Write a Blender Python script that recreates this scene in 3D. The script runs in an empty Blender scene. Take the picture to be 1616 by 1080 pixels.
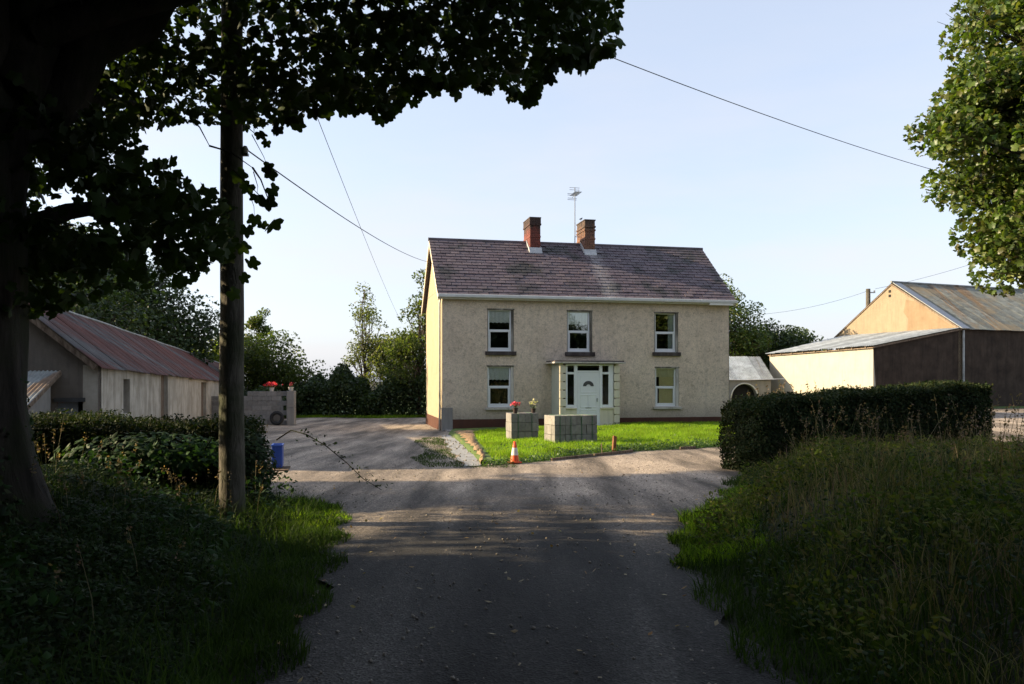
import bpy, math, random
import numpy as np
from mathutils import Vector, Matrix
random.seed(7); rng = np.random.default_rng(11)
R = math.radians
S = bpy.context.scene
COL = S.collection

# ------------------------------------------------------------------ camera
cam = bpy.data.cameras.new('camera'); camo = bpy.data.objects.new('camera', cam); COL.objects.link(camo)
camo.location = (0, 0, 1.6); camo.rotation_euler = (R(90), 0, 0)
cam.lens = 27.85; cam.sensor_width = 36; cam.shift_y = 0.0371; cam.clip_end = 3000; cam.clip_start = .05
S.camera = camo
# ------------------------------------------------------------------ sky, sun, exposure
SUN_EL = 20.5; SUN_AZ = 3.5          # azimuth: degrees ahead of straight left (-X)
SKY_STR = 0.12; SUN_STR = 4.0; EXPO = 1.68
w = bpy.data.worlds.new('World'); S.world = w; w.use_nodes = True
nt = w.node_tree; nt.nodes.clear()
out = nt.nodes.new('ShaderNodeOutputWorld'); bg = nt.nodes.new('ShaderNodeBackground')
sky = nt.nodes.new('ShaderNodeTexSky'); sky.sky_type = 'NISHITA'; sky.sun_disc = False
sky.sun_elevation = R(SUN_EL); sky.sun_rotation = R(-90 + SUN_AZ)
sky.air_density = 1.0; sky.dust_density = 1.6; sky.ozone_density = 1.0; sky.altitude = 60
tc = nt.nodes.new('ShaderNodeTexCoord')
mp = nt.nodes.new('ShaderNodeMapping'); mp.inputs['Scale'].default_value = (1.3, 1.3, 5.5)
nz = nt.nodes.new('ShaderNodeTexNoise'); nz.inputs['Scale'].default_value = 2.6; nz.inputs['Detail'].default_value = 6; nz.inputs['Roughness'].default_value = .55
rp = nt.nodes.new('ShaderNodeValToRGB'); rp.color_ramp.elements[0].position = .40; rp.color_ramp.elements[1].position = .72
sx = nt.nodes.new('ShaderNodeSeparateXYZ')
mr = nt.nodes.new('ShaderNodeMapRange'); mr.inputs[1].default_value = .02; mr.inputs[2].default_value = .42; mr.inputs[3].default_value = .75; mr.inputs[4].default_value = .05
mu = nt.nodes.new('ShaderNodeMath'); mu.operation = 'MULTIPLY'
hs = nt.nodes.new('ShaderNodeHueSaturation'); hs.inputs['Saturation'].default_value = .66; hs.inputs['Value'].default_value = .95
mx = nt.nodes.new('ShaderNodeMixRGB'); mx.inputs['Color2'].default_value = (2.45, 2.35, 2.42, 1)
L = nt.links.new
L(tc.outputs['Generated'], mp.inputs[0]); L(mp.outputs[0], nz.inputs['Vector']); L(nz.outputs['Fac'], rp.inputs[0])
L(tc.outputs['Generated'], sx.inputs[0]); L(sx.outputs['Z'], mr.inputs[0]); L(rp.outputs[0], mu.inputs[0]); L(mr.outputs[0], mu.inputs[1])
L(sky.outputs[0], hs.inputs['Color']); hz = nt.nodes.new('ShaderNodeMixRGB'); hz.inputs['Fac'].default_value = .60; hz.inputs['Color2'].default_value = (1.60, 1.83, 2.34, 1)   # thin high haze evens the sky
L(hs.outputs[0], hz.inputs['Color1']); L(hz.outputs[0], mx.inputs['Color1']); L(mu.outputs[0], mx.inputs['Fac'])
L(mx.outputs[0], bg.inputs['Color']); bg.inputs['Strength'].default_value = SKY_STR; L(bg.outputs[0], out.inputs['Surface'])
sl = bpy.data.lights.new('sun', 'SUN'); slo = bpy.data.objects.new('sun', sl); COL.objects.link(slo)
sl.energy = SUN_STR; sl.angle = R(.5); sl.color = (1, .8, .52)
sdir = Vector((-math.cos(R(SUN_EL))*math.cos(R(SUN_AZ)), math.cos(R(SUN_EL))*math.sin(R(SUN_AZ)), math.sin(R(SUN_EL))))
slo.rotation_euler = sdir.to_track_quat('Z', 'Y').to_euler(); slo.location = (-40, 0, 40)
S.view_settings.view_transform = 'Standard'; S.view_settings.look = 'None'
S.view_settings.exposure = EXPO; S.view_settings.gamma = 1; S.view_settings.use_curve_mapping = False

# ------------------------------------------------------------------ materials
def newmat(name):
    m = bpy.data.materials.new(name); m.use_nodes = True
    t = m.node_tree; b = t.nodes['Principled BSDF']
    return m, t, b, t.nodes.new, t.links.new
def c4(c): return (c[0], c[1], c[2], 1)
def ramp(N, stops):
    r = N('ShaderNodeValToRGB'); e = r.color_ramp.elements
    while len(e) < len(stops): e.new(.5)
    for i, (p, c) in enumerate(stops):
        e[i].position = p; e[i].color = c4(c) if not isinstance(c, (int, float)) else (c, c, c, 1)
    return r
def noise(N, K, vec, scale, detail=4, rough=.55, dist=0):
    n = N('ShaderNodeTexNoise'); n.inputs['Scale'].default_value = scale; n.inputs['Detail'].default_value = detail
    n.inputs['Roughness'].default_value = rough; n.inputs['Distortion'].default_value = dist
    if vec is not None: K(vec, n.inputs['Vector'])
    return n
def mixc(N, K, fac, a, b, mode='MIX'):
    m = N('ShaderNodeMixRGB'); m.blend_type = mode
    for s, v in ((0, fac), (1, a), (2, b)):
        if isinstance(v, (int, float)): m.inputs[s].default_value = v
        elif isinstance(v, tuple): m.inputs[s].default_value = c4(v)
        else: K(v, m.inputs[s])
    return m.outputs[0]
def bump(N, K, b, h, strength=.4, dist=.02):
    u = N('ShaderNodeBump'); u.inputs['Strength'].default_value = strength; u.inputs['Distance'].default_value = dist
    K(h, u.inputs['Height']); K(u.outputs[0], b.inputs['Normal'])
def mapping(N, K, vec, scale=(1, 1, 1), rot=(0, 0, 0), loc=(0, 0, 0)):
    m = N('ShaderNodeMapping'); m.inputs['Scale'].default_value = scale; m.inputs['Rotation'].default_value = rot; m.inputs['Location'].default_value = loc
    K(vec, m.inputs[0]); return m.outputs[0]
def simple(name, c1, c2=None, scale=6, rough=.8, bs=.2, bd=.01, detail=6, spec=.3, rnd=0, metal=0):
    m, t, b, N, K = newmat(name); g = N('ShaderNodeNewGeometry')
    c2 = c2 or tuple(x*.7 for x in c1)
    n = noise(N, K, g.outputs['Position'], scale, detail, .6)
    r = ramp(N, [(.32, c1), (.68, c2)]); K(n.outputs['Fac'], r.inputs[0]); col = r.outputs[0]
    if rnd:
        oi = N('ShaderNodeObjectInfo'); rr = ramp(N, [(0, 1-rnd), (1, 1+rnd)]); K(oi.outputs['Random'], rr.inputs[0])
        col = mixc(N, K, 1.0, col, rr.outputs[0], 'MULTIPLY')
    K(col, b.inputs['Base Color']); b.inputs['Roughness'].default_value = rough
    b.inputs['Specular IOR Level'].default_value = spec; b.inputs['Metallic'].default_value = metal
    if bs:
        n2 = noise(N, K, g.outputs['Position'], scale*6, 4, .6); bump(N, K, b, n2.outputs['Fac'], bs, bd)
    return m
def leafmat(name, cols, trans=.35, rough=.5, spec=.35, obj=False):
    m, t, b, N, K = newmat(name); g = N('ShaderNodeNewGeometry')
    if obj: src = N('ShaderNodeObjectInfo').outputs['Random']
    else: src = g.outputs['Random Per Island']
    n = len(cols); r = ramp(N, [(i/(n-1), c) for i, c in enumerate(cols)]); K(src, r.inputs[0])
    nn = noise(N, K, g.outputs['Position'], .9, 2); hr = ramp(N, [(.3, .62), (.7, 1.32)]); K(nn.outputs['Fac'], hr.inputs[0])
    col = mixc(N, K, 1.0, r.outputs[0], hr.outputs[0], 'MULTIPLY')
    K(col, b.inputs['Base Color']); b.inputs['Roughness'].default_value = rough; b.inputs['Specular IOR Level'].default_value = spec
    tr = N('ShaderNodeBsdfTranslucent'); tcol = mixc(N, K, 1.0, col, (1.5, 1.6, .55), 'MULTIPLY'); K(tcol, tr.inputs['Color'])
    ms = N('ShaderNodeMixShader'); ms.inputs[0].default_value = trans
    K(b.outputs[0], ms.inputs[1]); K(tr.outputs[0], ms.inputs[2]); K(ms.outputs[0], t.nodes['Material Output'].inputs['Surface'])
    return m
M = {}
M['leaf_near'] = leafmat('leaf_near', [(.020, .034, .010), (.035, .06, .014), (.03, .05, .012)], .22, .6, .12)
M['leaf_near_o'] = leafmat('leaf_near_o', [(.020, .034, .010), (.035, .06, .014), (.03, .05, .012)], .22, .6, .12, obj=True)
M['leaf_syc'] = leafmat('leaf_sycamore', [(.03, .055, .010), (.055, .10, .017), (.085, .13, .022), (.12, .15, .03), (.08, .07, .025)], .35, .45, .5)
M['leaf_dark'] = leafmat('leaf_dark', [(.018, .035, .012), (.035, .06, .02), (.05, .075, .024)], .3)
M['leaf_mid'] = leafmat('leaf_mid', [(.04, .065, .018), (.07, .10, .026), (.11, .13, .035)], .5)
M['leaf_pale'] = leafmat('leaf_pale', [(.06, .085, .035), (.10, .12, .05), (.14, .15, .07)], .55)
M['leaf_lime'] = leafmat('leaf_lime', [(.09, .13, .02), (.15, .19, .03), (.19, .2, .04)], .5)
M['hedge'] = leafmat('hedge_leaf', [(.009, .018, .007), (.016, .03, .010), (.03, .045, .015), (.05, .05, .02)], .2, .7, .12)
M['ivy'] = leafmat('undergrowth_leaf', [(.010, .022, .008), (.018, .038, .012), (.028, .055, .016), (.035, .042, .014)], .2, .65, .12)
M['laurel'] = leafmat('laurel_leaf', [(.014, .036, .009), (.022, .055, .013), (.032, .065, .015)], .25, .6, .12)
M['bankleaf'] = leafmat('bank_leaf', [(.04, .065, .010), (.07, .105, .016), (.11, .125, .026), (.13, .11, .045)], .35, .75, .06)
M['grass'] = leafmat('grass_blade', [(.10, .19, .012), (.15, .26, .015), (.19, .31, .025), (.24, .29, .05)], .5, .6, .15)
M['verge'] = leafmat('verge_blade', [(.020, .040, .010), (.034, .064, .013), (.055, .09, .018)], .35, .6, .12)
M['drygrass'] = leafmat('dry_grass', [(.06, .085, .022), (.11, .11, .045), (.27, .23, .15), (.05, .09, .02), (.14, .10, .06)], .3, .8, .1)
M['seed'] = leafmat('seed_head', [(.13, .09, .065), (.20, .15, .105), (.15, .085, .07)], .35, .8)
M['red'] = leafmat('red_petal', [(.55, .02, .03), (.7, .04, .06), (.5, .02, .08)], .3, .6)
M['pink'] = leafmat('pink_petal', [(.6, .05, .12), (.75, .12, .2), (.55, .04, .06)], .3, .6)
M['cream'] = leafmat('cream_petal', [(.75, .7, .35), (.8, .75, .55), (.7, .6, .2)], .3, .6)
M['weed'] = leafmat('weed_leaf', [(.04, .085, .015), (.07, .13, .025), (.10, .16, .04)], .35, .5)

def bark(name, c1, c2, sc=3, moss=None):
    m, t, b, N, K = newmat(name); g = N('ShaderNodeNewGeometry')
    v = mapping(N, K, g.outputs['Position'], (sc, sc, sc*.25))
    n = noise(N, K, v, 3, 8, .65, .4); r = ramp(N, [(.35, c1), (.65, c2)]); K(n.outputs['Fac'], r.inputs[0]); col = r.outputs[0]
    if moss:
        n3 = noise(N, K, g.outputs['Position'], 1.6, 5); r3 = ramp(N, [(.45, 0), (.62, 1)]); K(n3.outputs['Fac'], r3.inputs[0])
        col = mixc(N, K, r3.outputs[0], col, moss)
    K(col, b.inputs['Base Color']); b.inputs['Roughness'].default_value = .9; b.inputs['Specular IOR Level'].default_value = .15
    bump(N, K, b, n.outputs['Fac'], .9, .05); return m
M['bark'] = bark('bark', (.012, .010, .008), (.038, .032, .026), 2.2, (.02, .024, .010))
M['bark2'] = bark('bark_far', (.05, .04, .03), (.13, .11, .09), 3)
M['pole'] = bark('pole_wood', (.07, .06, .05), (.15, .135, .11), 5, (.06, .065, .04))
M['stake'] = bark('stake_wood', (.16, .07, .035), (.28, .14, .07), 8)
M['plank'] = bark('plank_wood', (.10, .07, .05), (.25, .19, .14), 5)

def m_road():
    m, t, b, N, K = newmat('tarmac_gravel'); g = N('ShaderNodeNewGeometry'); P = g.outputs['Position']
    big = noise(N, K, mapping(N, K, P, (1, .45, 1)), .9, 5, .6); r = ramp(N, [(.3, (.105, .096, .086)), (.5, (.15, .135, .118)), (.7, (.2, .178, .152))]); K(big.outputs['Fac'], r.inputs[0])
    # worn, darker centre of the lane and pale dusty wheel tracks
    mid = noise(N, K, mapping(N, K, P, (1.2, .16, 1)), 1.1, 4, .6); rm = ramp(N, [(.36, .4), (.62, 1.4)]); K(mid.outputs['Fac'], rm.inputs[0])
    col = mixc(N, K, 1.0, r.outputs[0], rm.outputs[0], 'MULTIPLY')
    sx_ = N('ShaderNodeSeparateXYZ'); K(P, sx_.inputs[0]); wx = N('ShaderNodeMath'); wx.operation = 'MULTIPLY_ADD'; K(big.outputs['Fac'], wx.inputs[0]); wx.inputs[1].default_value = .55; K(sx_.outputs['X'], wx.inputs[2])
    wa = N('ShaderNodeMath'); wa.operation = 'SUBTRACT'; K(wx.outputs[0], wa.inputs[0]); wa.inputs[1].default_value = .33; wb = N('ShaderNodeMath'); wb.operation = 'ABSOLUTE'; K(wa.outputs[0], wb.inputs[0])
    wr = ramp(N, [(0, .55), (.28, .72), (.5, 1.35), (.62, 1.2), (.85, .75), (1, .9)]); wm = N('ShaderNodeMapRange'); wm.inputs[1].default_value = 0; wm.inputs[2].default_value = 1.7; K(wb.outputs[0], wm.inputs[0]); K(wm.outputs[0], wr.inputs[0])
    wy = N('ShaderNodeMapRange'); wy.inputs[1].default_value = 9; wy.inputs[2].default_value = 14; wy.inputs[3].default_value = 1; wy.inputs[4].default_value = 0; K(sx_.outputs['Y'], wy.inputs[0])
    col = mixc(N, K, wy.outputs[0], col, mixc(N, K, 1.0, col, wr.outputs[0], 'MULTIPLY'))
    # canopy shade put into the lane tarmac colour, sunlight into the yard gravel
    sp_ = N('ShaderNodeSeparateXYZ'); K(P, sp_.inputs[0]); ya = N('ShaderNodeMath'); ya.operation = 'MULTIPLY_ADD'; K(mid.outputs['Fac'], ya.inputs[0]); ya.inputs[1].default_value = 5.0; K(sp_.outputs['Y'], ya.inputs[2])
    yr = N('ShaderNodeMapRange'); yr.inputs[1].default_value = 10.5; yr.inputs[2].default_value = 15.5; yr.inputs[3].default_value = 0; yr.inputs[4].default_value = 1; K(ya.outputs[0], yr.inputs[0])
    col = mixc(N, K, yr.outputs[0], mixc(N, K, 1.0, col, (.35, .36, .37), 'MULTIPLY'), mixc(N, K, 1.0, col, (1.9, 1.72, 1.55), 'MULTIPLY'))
    vo = N('ShaderNodeTexVoronoi'); vo.inputs['Scale'].default_value = 62; K(P, vo.inputs['Vector'])
    sp = ramp(N, [(0, .45), (.45, .9), (.8, 1.25), (1, 2.5)]); K(vo.outputs['Color'], sp.inputs[0])
    col = mixc(N, K, 1.0, col, sp.outputs[0], 'MULTIPLY')
    f = noise(N, K, P, 22, 3, .7); rf = ramp(N, [(.35, .75), (.65, 1.25)]); K(f.outputs['Fac'], rf.inputs[0]); col = mixc(N, K, 1.0, col, rf.outputs[0], 'MULTIPLY')
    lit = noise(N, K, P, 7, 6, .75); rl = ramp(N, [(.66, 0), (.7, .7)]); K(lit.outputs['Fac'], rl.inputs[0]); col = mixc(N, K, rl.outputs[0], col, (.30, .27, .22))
    K(col, b.inputs['Base Color']); b.inputs['Roughness'].default_value = .85; b.inputs['Specular IOR Level'].default_value = .3
    ad = mixc(N, K, .4, vo.outputs['Distance'], f.outputs['Fac']); bump(N, K, b, ad, .7, .03); return m
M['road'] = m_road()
M['soil'] = simple('soil', (.06, .045, .03), (.10, .075, .045), 3, .95, .6, .05)
M['field'] = simple('field_grass', (.06, .10, .022), (.09, .13, .03), 2, .9, .5, .05)
M['under'] = simple('bank_soil', (.02, .022, .012), (.035, .035, .018), 3, .95, .6, .05)
M['dug'] = simple('dug_earth', (.26, .16, .08), (.36, .25, .15), 5, .95, .9, .06)

def m_dash():
    m, t, b, N, K = newmat('pebbledash'); g = N('ShaderNodeNewGeometry'); P = g.outputs['Position']
    n = noise(N, K, P, 1.1, 8, .68); r = ramp(N, [(.3, (.585, .475, .365)), (.5, (.70, .575, .45)), (.68, (.74, .615, .48))]); K(n.outputs['Fac'], r.inputs[0])
    n2 = noise(N, K, mapping(N, K, P, (1, 1, 1)), 5.5, 9, .78, .3); r2 = ramp(N, [(.33, .62), (.48, 1.0), (.7, 1.1)]); K(n2.outputs['Fac'], r2.inputs[0])
    col = mixc(N, K, 1.0, r.outputs[0], r2.outputs[0], 'MULTIPLY')
    st = noise(N, K, mapping(N, K, P, (2.2, 2.2, .22)), 1.6, 6, .7); r3 = ramp(N, [(.52, 0), (.78, .35)]); K(st.outputs['Fac'], r3.inputs[0])
    col = mixc(N, K, r3.outputs[0], col, (.3, .265, .23))
    vo = N('ShaderNodeTexVoronoi'); vo.inputs['Scale'].default_value = 45; K(P, vo.inputs['Vector'])
    rv = ramp(N, [(0, .88), (1, 1.1)]); K(vo.outputs['Color'], rv.inputs[0]); col = mixc(N, K, 1.0, col, rv.outputs[0], 'MULTIPLY')
    gr = noise(N, K, P, 15, 5, .8); rg = ramp(N, [(.36, .76), (.5, 1.0), (.64, 1.08)]); K(gr.outputs['Fac'], rg.inputs[0]); col = mixc(N, K, 1.0, col, rg.outputs[0], 'MULTIPLY')
    # rain-splash dirt at the foot and grime under the eaves
    sz = N('ShaderNodeSeparateXYZ'); K(P, sz.inputs[0])
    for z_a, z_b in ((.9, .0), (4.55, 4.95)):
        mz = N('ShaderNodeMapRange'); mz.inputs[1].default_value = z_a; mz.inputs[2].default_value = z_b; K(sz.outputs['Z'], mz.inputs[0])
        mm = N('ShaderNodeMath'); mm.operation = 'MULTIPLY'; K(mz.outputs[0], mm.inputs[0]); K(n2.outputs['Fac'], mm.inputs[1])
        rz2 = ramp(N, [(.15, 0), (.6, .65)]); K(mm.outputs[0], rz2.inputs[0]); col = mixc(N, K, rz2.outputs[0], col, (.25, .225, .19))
    K(col, b.inputs['Base Color']); b.inputs['Roughness'].default_value = .92; b.inputs['Specular IOR Level'].default_value = .2
    bump(N, K, b, vo.outputs['Distance'], 1.0, .02); return m
M['dash'] = m_dash()
def m_render(name, c1, c2, stain, amt=.5):
    m, t, b, N, K = newmat(name); g = N('ShaderNodeNewGeometry'); P = g.outputs['Position']
    n = noise(N, K, P, 1.6, 7, .65); r = ramp(N, [(.3, c1), (.7, c2)]); K(n.outputs['Fac'], r.inputs[0])
    st = noise(N, K, mapping(N, K, P, (3, 3, .35)), 1.5, 7, .7); r3 = ramp(N, [(.48, 0), (.72, amt)]); K(st.outputs['Fac'], r3.inputs[0])
    col = mixc(N, K, r3.outputs[0], r.outputs[0], stain)
    K(col, b.inputs['Base Color']); b.inputs['Roughness'].default_value = .9; b.inputs['Specular IOR Level'].default_value = .2
    n2 = noise(N, K, P, 30, 5, .7); bump(N, K, b, n2.outputs['Fac'], .4, .012); return m
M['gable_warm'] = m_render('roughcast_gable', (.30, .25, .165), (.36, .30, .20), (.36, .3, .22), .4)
M['whitewash'] = m_render('whitewash', (.30, .265, .21), (.56, .51, .43), (.13, .11, .08), .85)
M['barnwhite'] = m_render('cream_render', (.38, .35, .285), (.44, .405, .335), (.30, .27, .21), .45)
M['shed_gable'] = m_render('shed_gable', (.13, .11, .09), (.19, .165, .14), (.06, .05, .045), .6)  # darker than the whitewash: the unlit look of the gable is in the colour
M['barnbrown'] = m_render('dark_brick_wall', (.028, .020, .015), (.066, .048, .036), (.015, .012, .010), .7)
M['ochre'] = m_render('ochre_render', (.235, .185, .125), (.28, .225, .155), (.17, .135, .10), .6)
M['ochre2'] = m_render('brown_patch', (.20, .14, .085), (.25, .18, .115), (.15, .105, .07), .5)
M['porch'] = m_render('porch_cream', (.62, .56, .43), (.7, .64, .5), (.35, .33, .25), .4)
M['porchside'] = m_render('porch_cream_shaded', (.42, .45, .38), (.5, .52, .44), (.32, .33, .28), .3)  # duller, greener than the porch cream: side wall shade put into the colour
M['plinth'] = m_render('brown_plinth', (.075, .032, .022), (.10, .045, .03), (.05, .03, .025), .5)
M['concrete'] = m_render('concrete', (.22, .205, .19), (.30, .285, .26), (.16, .15, .14), .6)
M['wetcrete'] = m_render('fresh_concrete', (.24, .245, .25), (.38, .38, .375), (.12, .12, .11), .9)
M['sill'] = m_render('dark_sill', (.035, .026, .024), (.075, .06, .055), (.35, .33, .31), .25)
M['sillpale'] = m_render('pale_sill', (.42, .38, .33), (.55, .51, .45), (.15, .13, .11), .7)
M['lintel'] = m_render('peeling_reveal', (.07, .06, .05), (.13, .12, .10), (.5, .47, .42), .9)
M['reveal2'] = m_render('flaking_paint_reveal', (.5, .47, .42), (.62, .58, .52), (.07, .06, .05), .95)
M['pvc'] = simple('white_upvc', (.78, .79, .80), (.74, .75, .77), 2, .3, 0, spec=.5)
M['pvc2'] = simple('white_paint', (.72, .71, .67), (.62, .6, .55), 3, .5, .1, .005)
M['gutter'] = simple('gutter_white', (.62, .62, .6), (.5, .5, .48), 2, .5, 0)
M['board'] = simple('barge_board', (.62, .55, .42), (.5, .43, .33), 3, .6, .1)
M['black'] = simple('dark_interior', (.02, .018, .016), (.012, .012, .012), 3, .9, 0)
M['metal'] = simple('galvanised', (.35, .36, .37), (.25, .26, .27), 8, .45, 0, metal=.8)
M['wire'] = simple('cable', (.03, .03, .03), (.02, .02, .02), 3, .6, 0)
M['darkdoor'] = simple('dark_door', (.05, .05, .05), (.09, .09, .09), 6, .7, .2)
M['greydoor'] = simple('grey_door', (.28, .30, .33), (.2, .22, .25), 5, .7, .1)
M['blue'] = simple('blue_plastic', (.01, .055, .34), (.015, .08, .42), 3, .4, 0, spec=.5)
M['cone_o'] = simple('cone_orange', (.75, .10, .03), (.65, .12, .04), 12, .5, 0)
M['cone_w'] = simple('cone_white', (.75, .74, .7), (.6, .58, .54), 12, .4, 0)
M['pot'] = simple('dark_pot', (.03, .02, .018), (.05, .03, .025), 8, .6, 0)
M['potw'] = simple('white_pot', (.6, .58, .54), (.5, .48, .44), 8, .6, 0)
M['tyre'] = simple('tyre_rubber', (.02, .02, .02), (.03, .03, .03), 8, .8, .1)
M['strap'] = simple('green_strap', (.03, .14, .05), (.03, .12, .05), 8, .5, 0)
M['block'] = simple('concrete_block', (.185, .172, .16), (.26, .245, .225), 9, .95, .8, .012, rnd=.16)
M['lead'] = simple('lead_flashing', (.34, .35, .36), (.5, .5, .5), 5, .6, .2)
M['stone'] = simple('loose_stone', (.12, .10, .085), (.38, .34, .28), 40, .9, .2)
M['litter'] = leafmat('fallen_leaf', [(.3, .16, .06), (.45, .36, .22), (.5, .42, .3), (.2, .09, .04)], .2, .8)
M['net'] = simple('net_curtain', (.88, .9, .88), (.8, .83, .8), 10, .9, .1)
M['curtain'] = simple('pale_curtain', (.6, .68, .7), (.45, .52, .55), 10, .9, .2)
M['blind'] = simple('yellow_blind', (.95, .84, .5), (.92, .8, .46), 10, .9, .1)
M['blindtop'] = simple('cream_blind', (.9, .85, .6), (.85, .8, .55), 10, .9, .1)

def m_brick(name, a, b_, soot, z0, z1):
    m, t, b, N, K = newmat(name); g = N('ShaderNodeNewGeometry'); P = g.outputs['Position']
    r = ramp(N, [(0, a), (.5, b_), (1, tuple(x*.6 for x in a))]); K(g.outputs['Random Per Island'], r.inputs[0])
    n = noise(N, K, P, 4, 6, .7); s = N('ShaderNodeSeparateXYZ'); K(P, s.inputs[0])
    mrr = N('ShaderNodeMapRange'); mrr.inputs[1].default_value = z0; mrr.inputs[2].default_value = z1; K(s.outputs['Z'], mrr.inputs[0])
    ad = N('ShaderNodeMath'); ad.operation = 'MULTIPLY_ADD'; K(mrr.outputs[0], ad.inputs[0]); ad.inputs[1].default_value = .55; K(n.outputs['Fac'], ad.inputs[2])
    r2 = ramp(N, [(.62, 0), (.85, .9)]); K(ad.outputs[0], r2.inputs[0])
    col = mixc(N, K, r2.outputs[0], r.outputs[0], soot)
    K(col, b.inputs['Base Color']); b.inputs['Roughness'].default_value = .9; bump(N, K, b, n.outputs['Fac'], .5, .02); return m
M['brick1'] = m_brick('red_brick', (.19, .045, .03), (.15, .045, .032), (.035, .025, .02), 7.9, 8.9)
M['brick2'] = m_brick('brown_brick', (.22, .11, .06), (.17, .08, .055), (.06, .045, .035), 7.7, 9.2)

def m_slate(name, island):
    m, t, b, N, K = newmat(name); g = N('ShaderNodeNewGeometry'); P = g.outputs['Position']
    src = g.outputs['Random Per Island'] if island else N('ShaderNodeObjectInfo').outputs['Random']
    r = ramp(N, [(0, (.080, .060, .068)), (.35, (.118, .086, .095)), (.7, (.10, .08, .092)), (1, (.138, .104, .105))]); K(src, r.inputs[0])
    n = noise(N, K, P, .75, 7, .68); r2 = ramp(N, [(.52, 0), (.62, .9)]); K(n.outputs['Fac'], r2.inputs[0])
    col = mixc(N, K, r2.outputs[0], r.outputs[0], (.035, .034, .03))
    n3 = noise(N, K, P, 6, 6, .7); r3 = ramp(N, [(.35, .75), (.65, 1.2)]); K(n3.outputs['Fac'], r3.inputs[0]); col = mixc(N, K, 1.0, col, r3.outputs[0], 'MULTIPLY')
    # pale run-off streak below the right chimney
    v = mapping(N, K, P, rot=(0, 0, -R(12.1))); s = N('ShaderNodeSeparateXYZ')
    K(v, s.inputs[0])
    nn = noise(N, K, P, 3, 5, .7); a1 = N('ShaderNodeMath'); a1.operation = 'MULTIPLY_ADD'; K(nn.outputs['Fac'], a1.inputs[0]); a1.inputs[1].default_value = .9; K(s.outputs['X'], a1.inputs[2])
    rr = N('ShaderNodeMapRange'); rr.inputs[1].default_value = STREAK-1; rr.inputs[2].default_value = STREAK+1; K(a1.outputs[0], rr.inputs[0])
    rs = ramp(N, [(.3, 0), (.48, .42), (.56, .3), (.8, 0)]); K(rr.outputs[0], rs.inputs[0]); col = mixc(N, K, rs.outputs[0], col, (.36, .34, .33))
    K(col, b.inputs['Base Color']); b.inputs['Roughness'].default_value = .6; b.inputs['Specular IOR Level'].default_value = .4
    bump(N, K, b, n3.outputs['Fac'], .35, .01); return m
HA = R(12.1); H0 = Vector((-2.816, 32.0, -.5))
# coordinate of the streak along the house axis in the rotated frame used in the slate material
STREAK = (H0.x*math.cos(HA) + H0.y*math.sin(HA)) + 7.55
M['slate'] = m_slate('slate_single', False); M['slate_f'] = m_slate('slate_field', True)

def m_tin(name, base, rust, az, amt, sc=1.3, mossy=None):
    m, t, b, N, K = newmat(name); g = N('ShaderNodeNewGeometry'); P = g.outputs['Position']
    v = mapping(N, K, P, (1.0, .06, .06), (0, 0, az))
    n = noise(N, K, v, sc, 6, .65); r = ramp(N, [(amt-.06, rust), (amt+.03, tuple(x*.75+y*.25 for x, y in zip(rust, base))), (amt+.08, base)]); K(n.outputs['Fac'], r.inputs[0]); col = r.outputs[0]
    n2 = noise(N, K, P, 2.3, 8, .7); r2 = ramp(N, [(.35, .6), (.65, 1.25)]); K(n2.outputs['Fac'], r2.inputs[0]); col = mixc(N, K, 1.0, col, r2.outputs[0], 'MULTIPLY')
    oi = N('ShaderNodeObjectInfo'); r4 = ramp(N, [(0, .78), (1, 1.2)]); K(oi.outputs['Random'], r4.inputs[0]); col = mixc(N, K, 1.0, col, r4.outputs[0], 'MULTIPLY')
    if mossy:
        n5 = noise(N, K, P, .6, 6, .7); r5 = ramp(N, [(.48, 0), (.6, .8)]); K(n5.outputs['Fac'], r5.inputs[0]); col = mixc(N, K, r5.outputs[0], col, mossy)
    K(col, b.inputs['Base Color']); b.inputs['Roughness'].default_value = .65; b.inputs['Specular IOR Level'].default_value = .3
    bump(N, K, b, n2.outputs['Fac'], .2, .01); return m
M['tin_rust'] = m_tin('rusty_tin', (.085, .078, .075), (.095, .03, .02), R(-14), .50, 1.1)
M['tin_grey'] = m_tin('grey_tin', (.27, .28, .27), (.22, .13, .07), R(20), .34, 1.5)
M['tin_barn'] = m_tin('barn_tin', (.21, .22, .195), (.25, .17, .10), R(21), .36, 1.2, (.24, .19, .12))
M['tin_pale'] = m_tin('pale_tin', (.40, .43, .44), (.3, .27, .24), R(12), .3, 1.5)

def m_glass():
    m, t, b, N, K = newmat('window_glass'); t.nodes.remove(b)
    fr = N('ShaderNodeFresnel'); fr.inputs[0].default_value = 1.52
    g1 = N('ShaderNodeBsdfGlossy'); g1.inputs['Roughness'].default_value = .01; g1.inputs['Color'].default_value = (.9, .92, .9, 1)
    tr = N('ShaderNodeBsdfTransparent'); tr.inputs['Color'].default_value = (.97, .98, .97, 1)
    mu_ = N('ShaderNodeMath'); mu_.operation = 'MULTIPLY_ADD'; mu_.inputs[1].default_value = 1.6; mu_.inputs[2].default_value = .03; K(fr.outputs[0], mu_.inputs[0])
    ms = N('ShaderNodeMixShader'); K(mu_.outputs[0], ms.inputs[0]); K(tr.outputs[0], ms.inputs[1]); K(g1.outputs[0], ms.inputs[2])
    gg = N('ShaderNodeNewGeometry'); nn = noise(N, K, gg.outputs['Position'], 1.2, 2); bu = N('ShaderNodeBump'); bu.inputs['Strength'].default_value = .06; bu.inputs['Distance'].default_value = .03
    K(nn.outputs['Fac'], bu.inputs['Height']); K(bu.outputs[0], g1.inputs['Normal'])
    K(ms.outputs[0], t.nodes['Material Output'].inputs['Surface']); return m
M['glass'] = m_glass()

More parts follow.
